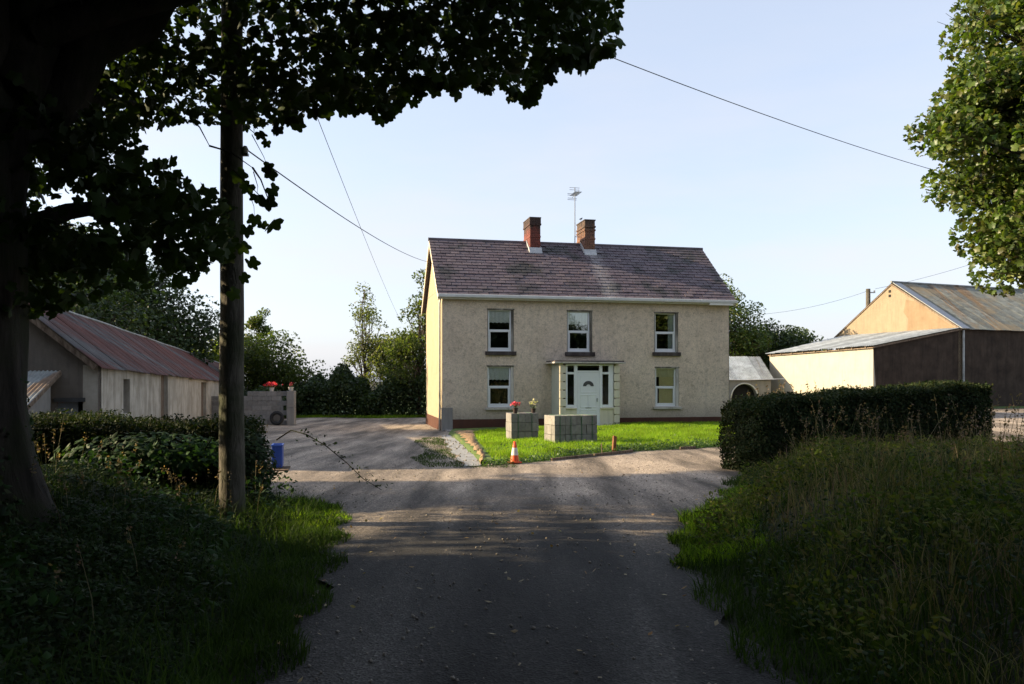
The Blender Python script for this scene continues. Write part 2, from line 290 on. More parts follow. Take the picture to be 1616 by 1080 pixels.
# ------------------------------------------------------------------ object helpers
def tag(o, label=None, cat=None, group=None, kind=None):
    if label: o['label'] = label
    if cat: o['category'] = cat
    if group: o['group'] = group
    if kind: o['kind'] = kind
    return o
def empty(name, loc=(0, 0, 0), rz=0, label=None, cat=None, group=None):
    o = bpy.data.objects.new(name, None); COL.objects.link(o); o.location = loc; o.rotation_euler = (0, 0, rz)
    o.empty_display_size = .2
    return tag(o, label, cat, group)
def link(name, me, parent=None, world=False):
    o = bpy.data.objects.new(name, me); COL.objects.link(o)
    if parent is not None:
        o.parent = parent
        if world:
            b = Matrix.LocRotScale(parent.location, parent.rotation_euler, (1, 1, 1)); o.matrix_parent_inverse = b.inverted()
            q = parent.parent
            if q is not None:
                bb = Matrix.LocRotScale(q.location, q.rotation_euler, (1, 1, 1)); o.matrix_parent_inverse = (bb @ b).inverted()
    return o
def np_mesh(name, V, F, mat, smooth=False):
    """V (n,3) array, F (m,k) array or list of such arrays"""
    if not isinstance(F, list): F = [F]
    me = bpy.data.meshes.new(name); V = np.asarray(V, dtype=np.float32)
    me.vertices.add(len(V)); me.vertices.foreach_set('co', V.ravel())
    nl = sum(f.size for f in F); nf = sum(len(f) for f in F)
    me.loops.add(nl); me.loops.foreach_set('vertex_index', np.concatenate([f.ravel() for f in F]).astype(np.int32))
    st = []; k = 0
    for f in F:
        st.append(k + np.arange(len(f))*f.shape[1]); k += f.size
    me.polygons.add(nf); me.polygons.foreach_set('loop_start', np.concatenate(st).astype(np.int32))
    if smooth: me.polygons.foreach_set('use_smooth', np.ones(nf, dtype=bool))
    me.update(calc_edges=True); me.validate()
    if mat: me.materials.append(mat)
    return me
class MB:
    def __init__(s): s.v = []; s.f = []
    def add(s, vs, fs):
        k = len(s.v); s.v += [tuple(v) for v in vs]; s.f += [tuple(i+k for i in f) for f in fs]; return s
    def box(s, x0, y0, z0, x1, y1, z1):
        return s.add([(x0, y0, z0), (x1, y0, z0), (x1, y1, z0), (x0, y1, z0), (x0, y0, z1), (x1, y0, z1), (x1, y1, z1), (x0, y1, z1)],
                     [(0, 3, 2, 1), (4, 5, 6, 7), (0, 1, 5, 4), (1, 2, 6, 5), (2, 3, 7, 6), (3, 0, 4, 7)])
    def hexa(s, a):   # 8 corners: bottom 4 then top 4
        return s.add(a, [(0, 3, 2, 1), (4, 5, 6, 7), (0, 1, 5, 4), (1, 2, 6, 5), (2, 3, 7, 6), (3, 0, 4, 7)])
    def obox(s, c, ax, ay, az):    # centre and three half-axis vectors
        c, ax, ay, az = map(Vector, (c, ax, ay, az))
        return s.hexa([c-ax-ay-az, c+ax-ay-az, c+ax+ay-az, c-ax+ay-az, c-ax-ay+az, c+ax-ay+az, c+ax+ay+az, c-ax+ay+az])
    def beam(s, p, q, w_, h):
        p, q = Vector(p), Vector(q); d = q-p; side = d.cross(Vector((0, 0, 1)))
        if side.length < 1e-4: side = Vector((1, 0, 0))
        side.normalize(); up = side.cross(d).normalized()
        return s.obox((p+q)/2, d/2, side*w_/2, up*h/2)
    def tube(s, pts, rad, n=8, cap=True):
        pts = [Vector(p) for p in pts]; k = len(s.v)
        if isinstance(rad, (int, float)): rad = [rad]*len(pts)
        ref = Vector((.13, .21, 1)).normalized()
        for i, p in enumerate(pts):
            d = (pts[min(i+1, len(pts)-1)]-pts[max(i-1, 0)]).normalized()
            a = d.cross(ref)
            if a.length < .05: a = d.cross(Vector((1, 0, 0)))
            a.normalize(); b = d.cross(a)
            for j in range(n):
                t = 2*math.pi*j/n; s.v.append(tuple(p + (a*math.cos(t)+b*math.sin(t))*rad[i]))
        for i in range(len(pts)-1):
            for j in range(n):
                s.f.append((k+i*n+j, k+i*n+(j+1) % n, k+(i+1)*n+(j+1) % n, k+(i+1)*n+j))
        if cap:
            s.f.append(tuple(k+j for j in range(n))[::-1]); s.f.append(tuple(k+(len(pts)-1)*n+j for j in range(n)))
        return s
    def lathe(s, prof, n=16, c=(0, 0, 0)):
        k = len(s.v)
        for r, z in prof:
            for j in range(n):
                t = 2*math.pi*j/n; s.v.append((c[0]+r*math.cos(t), c[1]+r*math.sin(t), c[2]+z))
        for i in range(len(prof)-1):
            for j in range(n): s.f.append((k+i*n+j, k+i*n+(j+1) % n, k+(i+1)*n+(j+1) % n, k+(i+1)*n+j))
        return s
    def mesh(s, name, mat, smooth=False):
        me = bpy.data.meshes.new(name); me.from_pydata(s.v, [], s.f); me.update()
        if mat: me.materials.append(mat)
        if smooth: me.polygons.foreach_set('use_smooth', [True]*len(me.polygons))
        return me
    def build(s, name, mat, parent=None, world=False, smooth=False, bev=0):
        o = link(name, s.mesh(name, mat, smooth), parent, world)
        if bev:
            b = o.modifiers.new('bevel', 'BEVEL'); b.width = bev; b.segments = 2; b.limit_method = 'ANGLE'
        return o
def unit(a): return a/np.maximum(np.linalg.norm(a, axis=-1, keepdims=True), 1e-9)
def frames(n, nrm=None, spin=True, r=rng):
    if nrm is None: nrm = unit(r.normal(size=(n, 3)))
    nrm = unit(nrm); ref = unit(r.normal(size=(n, 3))) if spin else np.tile([0, 0, 1.], (n, 1))
    x = unit(np.cross(ref, nrm)); y = np.cross(nrm, x)
    return np.stack([x, y, nrm], axis=2)       # columns
def inst(T, F, P, Rm, sc):
    """copies of the template T (k,3) with tris F"""
    k = len(T); V = np.einsum('nij,kj->nki', Rm, T)*np.asarray(sc).reshape(-1, 1, 1) + P[:, None, :]
    FF = (F[None, :, :] + (np.arange(len(P))*k)[:, None, None]).reshape(-1, F.shape[1])
    return V.reshape(-1, 3), FF
# leaf templates (y = midrib)
def syc_template():
    a = [(-90, .12), (-66, .36), (-38, .45), (-12, .40), (2, .36), (22, .50), (38, .54), (52, .46), (63, .38), (76, .50), (90, .60), (104, .50), (117, .38), (128, .46), (142, .54), (158, .50), (178, .36), (192, .40), (218, .45), (246, .36)]
    T = [(0, 0, 0)] + [(r_*math.cos(R(t)), r_*math.sin(R(t)), -.45*abs(r_*math.cos(R(t)))-.5*max(0, r_*math.sin(R(t)))**2) for t, r_ in a]
    F = [(0, i, i % 20 + 1) for i in range(1, 21)]
    return np.array(T), np.array(F)
SYC_T, SYC_F = syc_template()
OV_T = np.array([(0, -.5, 0), (.27, -.05, -.07), (0, .5, -.05), (-.27, -.05, -.07), (0, 0, .03)]); OV_F = np.array([(0, 1, 4), (1, 2, 4), (2, 3, 4), (3, 0, 4)])
QD_T = np.array([(0, -.5, 0), (.3, 0, .06), (0, .5, 0), (-.3, 0, .06)]); QD_F = np.array([(0, 1, 2), (0, 2, 3)])
# three-lobed clump for far foliage
C3 = [(0, -.45, 0), (.42, -.28, -.1), (.30, .08, .05), (.5, .42, -.05), (.05, .3, .06), (-.4, .45, -.1), (-.3, .02, .04), (-.48, -.3, -.05)]
CL_T = np.array([(0, 0, .08)]+C3); CL_F = np.array([(0, i, i % 8 + 1) for i in range(1, 9)])
def foliage(name, P, size, mat, parent=None, tmpl='clump', nrm=None, r=rng, world=True, jit=.35):
    T, F = {'clump': (CL_T, CL_F), 'syc': (SYC_T, SYC_F), 'oval': (OV_T, OV_F), 'quad': (QD_T, QD_F)}[tmpl]
    n = len(P); sc = size*(1+jit*r.uniform(-1, 1, n))
    V, FF = inst(T, F, P, frames(n, nrm, r=r), sc)
    return link(name, np_mesh(name, V, FF, mat), parent, world)
def blades(P, h, wd, lean, r=rng, seg=1, bend=.5):
    """grass blades at P (n,3), heights h (n), width wd"""
    n = len(P); a = r.uniform(0, 2*np.pi, n); b = r.uniform(0, 2*np.pi, n); ld = np.stack([np.cos(b), np.sin(b), np.zeros(n)], 1)*(lean*r.uniform(.2, 1, n)*h)[:, None]
    sd = np.stack([np.cos(a), np.sin(a), np.zeros(n)], 1)*(wd*.5*r.uniform(.6, 1.3, n))[:, None]
    up = np.zeros((n, 3)); up[:, 2] = h
    if seg == 1:
        V = np.stack([P-sd, P+sd, P+up+ld], 1).reshape(-1, 3); F = np.arange(3*n).reshape(n, 3); return V, [F]
    m = P + up*.55 + ld*.3
    V = np.stack([P-sd, P+sd, m+sd*.8, m-sd*.8, P+up*(1-.18*lean)+ld*1.05], 1).reshape(-1, 3); k = np.arange(n)[:, None]*5
    return V, [k+np.array([[0, 1, 2, 3]]), k+np.array([[3, 2, 4]])]
# ------------------------------------------------------------------ terrain
def sstep(x, a, b):
    t = np.clip((np.asarray(x, float)-a)/(b-a), 0, 1); return t*t*(3-2*t)
LY = np.array([-30, 4.5, 7.5, 9.4, 10.6, 11.3, 12.0, 12.8, 14, 17, 20, 30, 43, 46]); LX = np.array([-1.4, -1.4, -1.75, -2.1, -2.35, -2.9, -3.9, -6.0, -8.3, -8.9, -10, -13, -16, -16.5])
RY = np.array([-30, 4.5, 7.9, 9.6, 11.6, 14.0, 15.6, 16.6, 17.6, 19, 46]); RX = np.array([1.45, 1.5, 1.7, 2.2, 3.2, 3.95, 4.5, 7.5, 12.5, 45, 45])
def Lf(Y): return np.interp(Y, LY, LX)
def Rf(Y): return np.interp(Y, RY, RX)
def base(X, Y):
    X = np.asarray(X, float); Y = np.asarray(Y, float)
    return -.0145*np.minimum(Y, 35) + .5*sstep(X, 9, 22)*sstep(Y, 20, 34)
def und(X, Y): return .06*np.sin(X*1.7+Y*.6)*np.sin(Y*1.3-X*.4)+.03*np.sin(X*4.1+1)*np.sin(Y*3.7)
def ground(X, Y):
    X = np.asarray(X, float); Y = np.asarray(Y, float); z = base(X, Y)
    fr = 1-sstep(Y, 15.2, 17.2); fl = 1-sstep(Y, 11.4, 13.2)
    er = X-Rf(Y); el = Lf(Y)-X
    z = z + (.60+.08*np.sin(Y*.9))*sstep(er, .3, 1.7)*fr*(1-.30*sstep(Y, 10, 14.5))
    z = z + (.5+.1*np.sin(Y*.7+1))*sstep(el, .7, 3.2)*fl*(1-.6*sstep(Y, 7.5, 11.5))
    z = z + und(X, Y)*(sstep(er, .1, 1)*fr+sstep(el, .1, 1)*fl)
    z = z + .5*(1-sstep(np.abs(Y-13.0), .3, 1.6))*sstep(-X, 7.5, 8.6)*0
    return z
gx = np.concatenate([-np.geomspace(400, 16, 16), np.arange(-14, 14.01, .25), np.geomspace(16, 400, 16)])
gy = np.concatenate([-np.geomspace(200, 12, 10), np.arange(-10, 20.01, .25), np.arange(21, 60, 1.), np.geomspace(62, 900, 16)])
GX, GY = np.meshgrid(gx, gy); inside = (GX > Lf(GY)+.1) & (GX < Rf(GY)-.1) & (GY < 45.5)
GZ = ground(GX, GY) - .04*inside
nyy, nxx = GX.shape; idx = np.arange(nyy*nxx).reshape(nyy, nxx)
FQ = np.stack([idx[:-1, :-1], idx[:-1, 1:], idx[1:, 1:], idx[1:, :-1]], -1).reshape(-1, 4)
g = link('ground', np_mesh('ground', np.stack([GX, GY, GZ], -1).reshape(-1, 3), FQ, M['under'], True)); tag(g, kind='structure')
# distant pasture so that the bank soil stops at the yard
def sheet(name, X, Y, Z, mat, kind='structure'):
    ny, nx = X.shape; i = np.arange(ny*nx).reshape(ny, nx)
    F = np.stack([i[:-1, :-1], i[:-1, 1:], i[1:, 1:], i[1:, :-1]], -1).reshape(-1, 4)
    o = link(name, np_mesh(name, np.stack([X, Y, Z], -1).reshape(-1, 3), F, mat, True)); tag(o, kind=kind); return o
# driveway and yard
ry = np.concatenate([np.arange(-30, 0, 1.), np.arange(0, 20, .15), np.arange(20, 45.3, .5)])
tt = np.linspace(0, 1, 90); jl = .10*np.sin(ry*2.3)+.07*np.sin(ry*5.9+1)+.04*np.sin(ry*11); jr = .08*np.sin(ry*2.9+2)+.06*np.sin(ry*6.7)
Lx = Lf(ry)+jl; Rx = Rf(ry)+jr; X = Lx[:, None]+(Rx-Lx)[:, None]*tt[None]; Y = np.repeat(ry[:, None], 90, 1)
crown = .035*np.sin(np.pi*tt)[None]*(1-sstep(Y, 10, 14)) + .012*np.sin(X*1.3+Y*.5)*np.sin(Y*.9)
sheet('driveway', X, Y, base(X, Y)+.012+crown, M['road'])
# grass margin at the back of the yard
X, Y = np.meshgrid(np.linspace(-30, 60, 91), np.linspace(44, 120, 30)); sheet('back_field', X, Y, base(X, Y)+.03, M['field'])
# lawn
def lawn_front(X): return np.interp(X, [-2.6, -2.0, -.62, .67, 3.2, 6.0, 10, 15], [29.5, 27.0, 16.75, 17.9, 20.85, 22.75, 25.0, 27.5])
def lawn_back(X): return 32+.214*(X+2.816)-.05
def lawn_z(X, Y):
    e = np.minimum(Y-lawn_front(X), 99)
    return base(X, Y)+.02+.10*sstep(e, 0, .9)+.10*sstep(X, -1, 5)*sstep(e, 0, 7)+.02*np.sin(X*2.1)*np.sin(Y*1.7)
lx = np.linspace(-2.3, 15, 110); tv = np.linspace(0, 1, 60); X = np.repeat(lx[:, None], 60, 1); Y = lawn_front(X)+(lawn_back(X)-lawn_front(X))*tv[None]
sheet('lawn', X, Y, lawn_z(X, Y), M['field'])
# strip of fresh concrete laid in the trench beside the lawn
sy = np.linspace(16.65, 28.2, 40); sl_ = np.interp(sy, [16.6, 18.5, 22, 28.2], [-1.0, -1.25, -1.75, -2.5])+.06*np.sin(sy*3); sr_ = np.interp(sy, [16.6, 18.5, 22, 28.2], [-.62, -.78, -1.25, -2.12])+.05*np.sin(sy*4+1)
tc_ = np.linspace(0, 1, 8); X = sl_[:, None]+(sr_-sl_)[:, None]*tc_; Y = np.repeat(sy[:, None], 8, 1); sheet('concrete_channel', X, Y, base(X, Y)+.035+.008*np.sin(X*9+Y*5), M['wetcrete'])
# dug earth edge between the channel and the turf
sy = np.linspace(17.0, 29.4, 60); c_ = np.interp(sy, [16.6, 18.5, 22, 28.2, 30], [-.60, -.74, -1.20, -2.08, -2.3]); tc_ = np.linspace(0, 1, 9)
wd_ = np.interp(sy, [17, 19, 24, 29.4], [.10, .25, .5, 1.2]); X = (c_-.05)[:, None]+wd_[:, None]*tc_; Y = np.repeat(sy[:, None], 9, 1)
rr_ = rng.normal(size=X.shape)*.018
o = sheet('dug_soil', X, Y, base(X, Y)+.03+.15*np.sin(np.pi*np.clip(tc_*.9+.05, 0, 1))[None]*(.8+.3*np.sin(sy*5))[:, None]+rr_, M['dug'], 'structure')
# concrete path along the foot of the house
o = MB()
for k in range(9):
    a0 = .1+k*.5
    def hp(a, v, z): return H0+Vector((a*math.cos(HA)-v*math.sin(HA), a*math.sin(HA)+v*math.cos(HA), z))
    z0 = .0; o.hexa([hp(a0, -.9, z0), hp(a0+.495, -.9, z0), hp(a0+.495, -.02, z0), hp(a0, -.02, z0), hp(a0, -.9, z0+.10), hp(a0+.495, -.9, z0+.10), hp(a0+.495, -.02, z0+.10), hp(a0, -.02, z0+.10)])
p = o.build('footpath', M['concrete'], bev=.01); tag(p, kind='structure')

# ------------------------------------------------------------------ farmhouse
house = empty('farmhouse', H0, HA, 'two storey cream pebbledash farmhouse with purple slate roof and white porch door', 'house')
W, D = 12.57, 6.2; HT = 5.5; RZ = 8.33
def roofz(v): return 5.56+(RZ-5.56)*min(v+.22, 2*3.1+.22-v)/(3.32)
wins = {'w1': (1.85, 3.27, 2.96, 5.01), 'w2': (5.23, 3.27, 6.34, 5.01), 'w3': (9.11, 3.29, 10.21, 5.0), 'w4': (1.84, .97, 2.96, 2.68), 'w5': (9.14, .95, 10.24, 2.65)}
door_open = (4.95, .2, 6.65, 2.7)
def front_wall():
    m = MB(); xs = sorted({.0, W, *[w_[0] for w_ in wins.values()], *[w_[2] for w_ in wins.values()]}); zs = sorted({0., HT, *[w_[1] for w_ in wins.values()], *[w_[3] for w_ in wins.values()]})
    T = .35
    solid = {}
    for i in range(len(xs)-1):
        for j in range(len(zs)-1):
            cx = (xs[i]+xs[i+1])/2; cz = (zs[j]+zs[j+1])/2
            solid[i, j] = not any(w_[0] < cx < w_[2] and w_[1] < cz < w_[3] for w_ in wins.values())
    for (i, j), s in solid.items():
        if not s: continue
        x0, x1, z0, z1 = xs[i], xs[i+1], zs[j], zs[j+1]
        m.add([(x0, 0, z0), (x1, 0, z0), (x1, 0, z1), (x0, 0, z1)], [(0, 1, 2, 3)]); m.add([(x0, T, z0), (x1, T, z0), (x1, T, z1), (x0, T, z1)], [(3, 2, 1, 0)])
        if not solid.get((i-1, j), False): m.add([(x0, 0, z0), (x0, 0, z1), (x0, T, z1), (x0, T, z0)], [(0, 1, 2, 3)])
        if not solid.get((i+1, j), False): m.add([(x1, 0, z0), (x1, T, z0), (x1, T, z1), (x1, 0, z1)], [(0, 1, 2, 3)])
        if not solid.get((i, j-1), False): m.add([(x0, 0, z0), (x0, T, z0), (x1, T, z0), (x1, 0, z0)], [(0, 1, 2, 3)])
        if not solid.get((i, j+1), False): m.add([(x0, 0, z1), (x1, 0, z1), (x1, T, z1), (x0, T, z1)], [(0, 1, 2, 3)])
    return m
front_wall().build('front_wall', M['dash'], house)
def gable(x0, x1, mat, label=None):
    m = MB(); pts = [(0.002, 0), (D, 0), (D, HT-.02), (D/2, roofz(D/2)-.12), (.002, HT-.02)]
    v = [(x0, y, z) for y, z in pts]+[(x1, y, z) for y, z in pts]
    m.add(v, [(4, 3, 2, 1, 0), (5, 6, 7, 8, 9)]+[(i, (i+1) % 5, (i+1) % 5+5, i+5) for i in range(5)])
    o = m.build('gable_wall', mat, house); return tag(o, label) if label else o
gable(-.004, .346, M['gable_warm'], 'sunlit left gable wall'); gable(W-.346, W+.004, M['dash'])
MB().box(.35, D-.35, 0, W-.35, D, HT).build('rear_wall', M['dash'], house)
MB().box(.36, .4, 2.85, W-.36, D-.36, 2.95).build('upper_floor', M['black'], house)
MB().box(.36, 1.8, .02, W-.36, 1.86, 5.4).build('inner_wall', M['black'], house)
# plinth
m = MB(); m.box(.42, -.022, -.25, 4.5, .05, .5); m.box(7.11, -.022, -.25, W+.02, .05, .5); m.build('plinth', M['plinth'], house)
MB().box(-.03, -.02, -.25, .05, D, .5).build('plinth', M['gable_plinth'] if 'gable_plinth' in M else M['plinth'], house)
MB().box(-.036, -.03, -.25, .42, .06, .98).build('corner_pier', M['concrete'], house)
# downpipe on the left corner
MB().tube([(-.09, .12, -.1), (-.09, .12, 5.2), (-.09, -.1, 5.42)], .04, 8).build('downpipe', M['pvc2'], house, smooth=True)
MB().tube([(W+.06, .15, -.1), (W+.06, .15, 5.3)], .035, 8).build('downpipe', M['wire'], house, smooth=True)
# gutter, soffit, barge boards
m = MB(); m.box(-.22, -.34, 5.42, W+.26, -.22, 5.56); m.build('gutter', M['gutter'], house, bev=.03)
MB().box(-.2, -.215, 5.37, W+.2, -.003, 5.47).build('soffit', M['pvc2'], house)
MB().box(W-1.05, -.33, 5.33, W+.05, -.218, 5.416).build('gutter_bracket_board', M['pvc2'], house)
def rake(x0, x1, y0, y1, drop, mat):
    m = MB(); z0, z1 = roofz(y0), roofz(y1)
    m.hexa([(x0, y0, z0-drop), (x1, y0, z0-drop), (x1, y1, z1-drop), (x0, y1, z1-drop), (x0, y0, z0-.03), (x1, y0, z0-.03), (x1, y1, z1-.03), (x0, y1, z1-.03)])
    return m.build('barge_board', mat, house)
for s, xx in ((0, (-.21, -.18)), (1, (W+.18, W+.21))):
    rake(*xx, -.22, D/2, .27, M['board']); rake(*xx, D/2, D+.35, .27, M['board'])
# roof deck (slates lie on it)
def slope(y): return roofz(y)
m = MB()
for ya, yb in ((-.25, D/2), (D/2, D+.35)):
    za, zb = roofz(ya), roofz(yb); m.hexa([(-.18, ya, za-.10), (W+.18, ya, za-.10), (W+.18, yb, zb-.10), (-.18, yb, zb-.10), (-.18, ya, za-.012), (W+.18, ya, za-.012), (W+.18, yb, zb-.012), (-.18, yb, zb-.012)])
m.build('roof_deck', M['slate_f'], house)
m = MB(); m.tube([(-.24, D/2, RZ-.015), (W+.24, D/2, RZ-.015)], .085, 8); m.build('ridge_tile_line', M['slate_f'], house)
for k in range(0):
    pass
# slates
SL = math.hypot(3.32, RZ-5.56); ang = math.atan2(RZ-5.56, 3.32); ROWS, NC = 19, 31; EXPS = (SL-.02)/ROWS; SWID = (W+.44)/NC
sm = MB(); sm.box(-SWID/2+.012, 0, 0, SWID/2-.012, EXPS+.09, .02); sme = sm.mesh('slate', M['slate'])
field = MB(); cnt = 0
tilt = math.atan2(.023, EXPS)
for rix in range(ROWS):
    off = (SWID/2 if rix % 2 else 0)
    for c in range(NC+(1 if rix % 2 else 0)):
        x = -.22+SWID/2+c*SWID-off; s0 = rix*EXPS; hw_ = SWID/2-.012
        xa, xb = max(x-hw_, -.22), min(x+hw_, W+.22)
        y0 = -.22-.05+s0*math.cos(ang); z0 = roofz(-.27)+.015+s0*math.sin(ang)
        yc = -.27+(s0+EXPS/2)*math.cos(ang)
        if any(a0-.1 < x < a1+.1 and yc > 2.32 for a0, a1 in ((4.24, 4.72), (6.79, 7.27))): continue
        jt = random.uniform(-.010, .010); jz = random.uniform(-.002, .007); tl = ang-tilt+random.uniform(-.012, .012)
        full = abs((xb-xa)-2*hw_) < 1e-5
        if cnt < 298 and full:
            o = link('slate', sme, house); o.location = (x, y0+jt, z0+jz); o.rotation_euler = (tl, 0, random.uniform(-.012, .012)); cnt += 1
        else:
            d = Vector((0, math.cos(tl), math.sin(tl))); n_ = Vector((0, -math.sin(tl), math.cos(tl)))
            A = Vector((xa, y0+jt, z0+jz)); B = Vector((xb, y0+jt, z0+jz)); l_ = EXPS+.09
            if rix == ROWS-1: l_ = EXPS-.01
            field.hexa([A, B, B+d*l_, A+d*l_, A+n_*.02, B+n_*.02, B+d*l_+n_*.02, A+d*l_+n_*.02])
tag(field.build('upper_slates', M['slate_f'], house), kind='stuff')
# back slope
# chimneys
def chimney(a0, a1, mat, tops, label):
    ch = empty('chimney', (0, 0, 0)); ch.parent = house; tag(ch, label)
    y0, y1 = 2.5, 3.75; z1 = 9.33; br = MB(); ch_h = .078; z = 7.3; row = 0
    MB().box(a0+.02, y0+.02, 7.0, a1-.02, y1-.02, z1-.03).build('core', M['sill'], ch)
    while z < z1-.01:
        e = 0
        for (lo, hi, ee) in tops:
            if lo <= z < hi: e = ee
        xa, xb, ya, yb = a0-e, a1+e, y0-e, y1+e
        n = 2; w_ = (xb-xa)/n; sh = (w_/2 if row % 2 else 0)
        xsr = [xa]+[xa+sh+i*w_ for i in range(0 if sh else 1, n+1) if xa+.01 < xa+sh+i*w_ < xb-.01]+[xb]
        for i in range(len(xsr)-1):
            for yy in (ya, yb-.1): br.box(xsr[i]+.004, yy+random.uniform(-.003, .003), z+.004, xsr[i+1]-.004, yy+.1, z+ch_h-.004)
        n = 6; w_ = (yb-ya-.2)/n; sh = (w_/2 if row % 2 else 0)
        ysr = [ya+.1]+[ya+.1+sh+i*w_ for i in range(0 if sh else 1, n+1) if ya+.11 < ya+.1+sh+i*w_ < yb-.11]+[yb-.1]
        for i in range(len(ysr)-1):
            for xx in (xa, xb-.1): br.box(xx+random.uniform(-.003, .003), ysr[i]+.004, z+.004, xx+.1, ysr[i+1]-.004, z+ch_h-.004)
        z += ch_h; row += 1
    tag(br.build('brickwork', mat, ch), kind='stuff')
    MB().box(a0-.03, y0-.03, z1, a1+.03, y1+.03, z1+.05).build('cap', M['sill'], ch, bev=.01)
    m = MB(); zf = roofz(y0)
    m.hexa([(a0-.05, y0-.14, roofz(y0-.14)+.02), (a1+.05, y0-.14, roofz(y0-.14)+.02), (a1+.05, y0+.0, zf+.02), (a0-.05, y0+.0, zf+.02), (a0-.05, y0-.14, roofz(y0-.14)+.05), (a1+.05, y0-.14, roofz(y0-.14)+.05), (a1+.05, y0-.008, zf+.19), (a0-.05, y0-.008, zf+.19)])
    for s in (a0-.05, a1+.008):
        m.hexa([(s, y0, zf), (s+.042, y0, zf), (s+.042, 3.1, RZ), (s, 3.1, RZ), (s, y0, zf+.15), (s+.042, y0, zf+.15), (s+.042, 3.1, RZ+.10), (s, 3.1, RZ+.10)])
    m.build('flashing', M['lead'], ch)
    return ch
chimney(4.24, 4.72, M['brick1'], [(8.98, 9.07, .035), (9.07, 9.4, .02), (8.44, 8.52, .015)], 'sooty red brick chimney stack')
chimney(6.79, 7.27, M['brick2'], [(9.0, 9.08, .035), (8.84, 8.92, .03), (8.44, 8.52, .02)], 'brown weathered brick chimney stack')
# television aerial
ae = empty('television_aerial', (H0 + Vector((6.5*math.cos(HA)-3.1*math.sin(HA), 6.5*math.sin(HA)+3.1*math.cos(HA), RZ))), HA, 'thin television aerial on a tall mast beside the right chimney', 'aerial')
MB().tube([(0, 0, 0), (0, 0, 2.62)], .022, 6).build('mast', M['metal'], ae)
MB().tube([(0, 0, .35), (.32, 0, .35)], .014, 6).build('bracket', M['metal'], ae)
m = MB(); m.tube([(0, -.6, 2.3), (0, .45, 2.25)], .012, 6)
m.build('boom', M['metal'], ae)
m = MB()
for i in range(9):
    y = -.55+i*.1; m.tube([(-.17, y, 2.29+.0), (.17, y, 2.29)], .011, 5)
for i in (-1, 1):
    for zz in (2.15, 2.22, 2.36, 2.43): m.tube([(-.22, .42+abs(zz-2.28)*.3, zz), (.22, .42+abs(zz-2.28)*.3, zz)], .011, 5)
m.build('dipole_rods', M['metal'], ae)
m = MB()
for zz in (2.5, 2.6): m.tube([(-.26, 0, zz), (.22, 0, zz)], .010, 5)
m.tube([(.18, 0, 2.3), (.18, 0, 2.62)], .005, 5); m.build('upper_rods', M['metal'], ae)
b = empty('bird', H0 + Vector((6.72*math.cos(HA)-2.9*math.sin(HA), 6.72*math.sin(HA)+2.9*math.cos(HA), 9.38)), HA+.5, 'small dark bird perched on the right chimney', 'bird')
m = MB(); m.tube([(-.11, 0, .05), (-.06, 0, .07), (0, 0, .085), (.05, 0, .105), (.07, 0, .13), (.09, 0, .145), (.115, 0, .14)], [.006, .02, .036, .034, .022, .022, .004], 8); m.build('body', M['wire'], b, smooth=True)
m = MB(); m.tube([(.0, .012, .06), (.005, .012, 0)], .003, 4); m.tube([(.0, -.012, .06), (.005, -.012, 0)], .003, 4); m.build('leg', M['wire'], b)

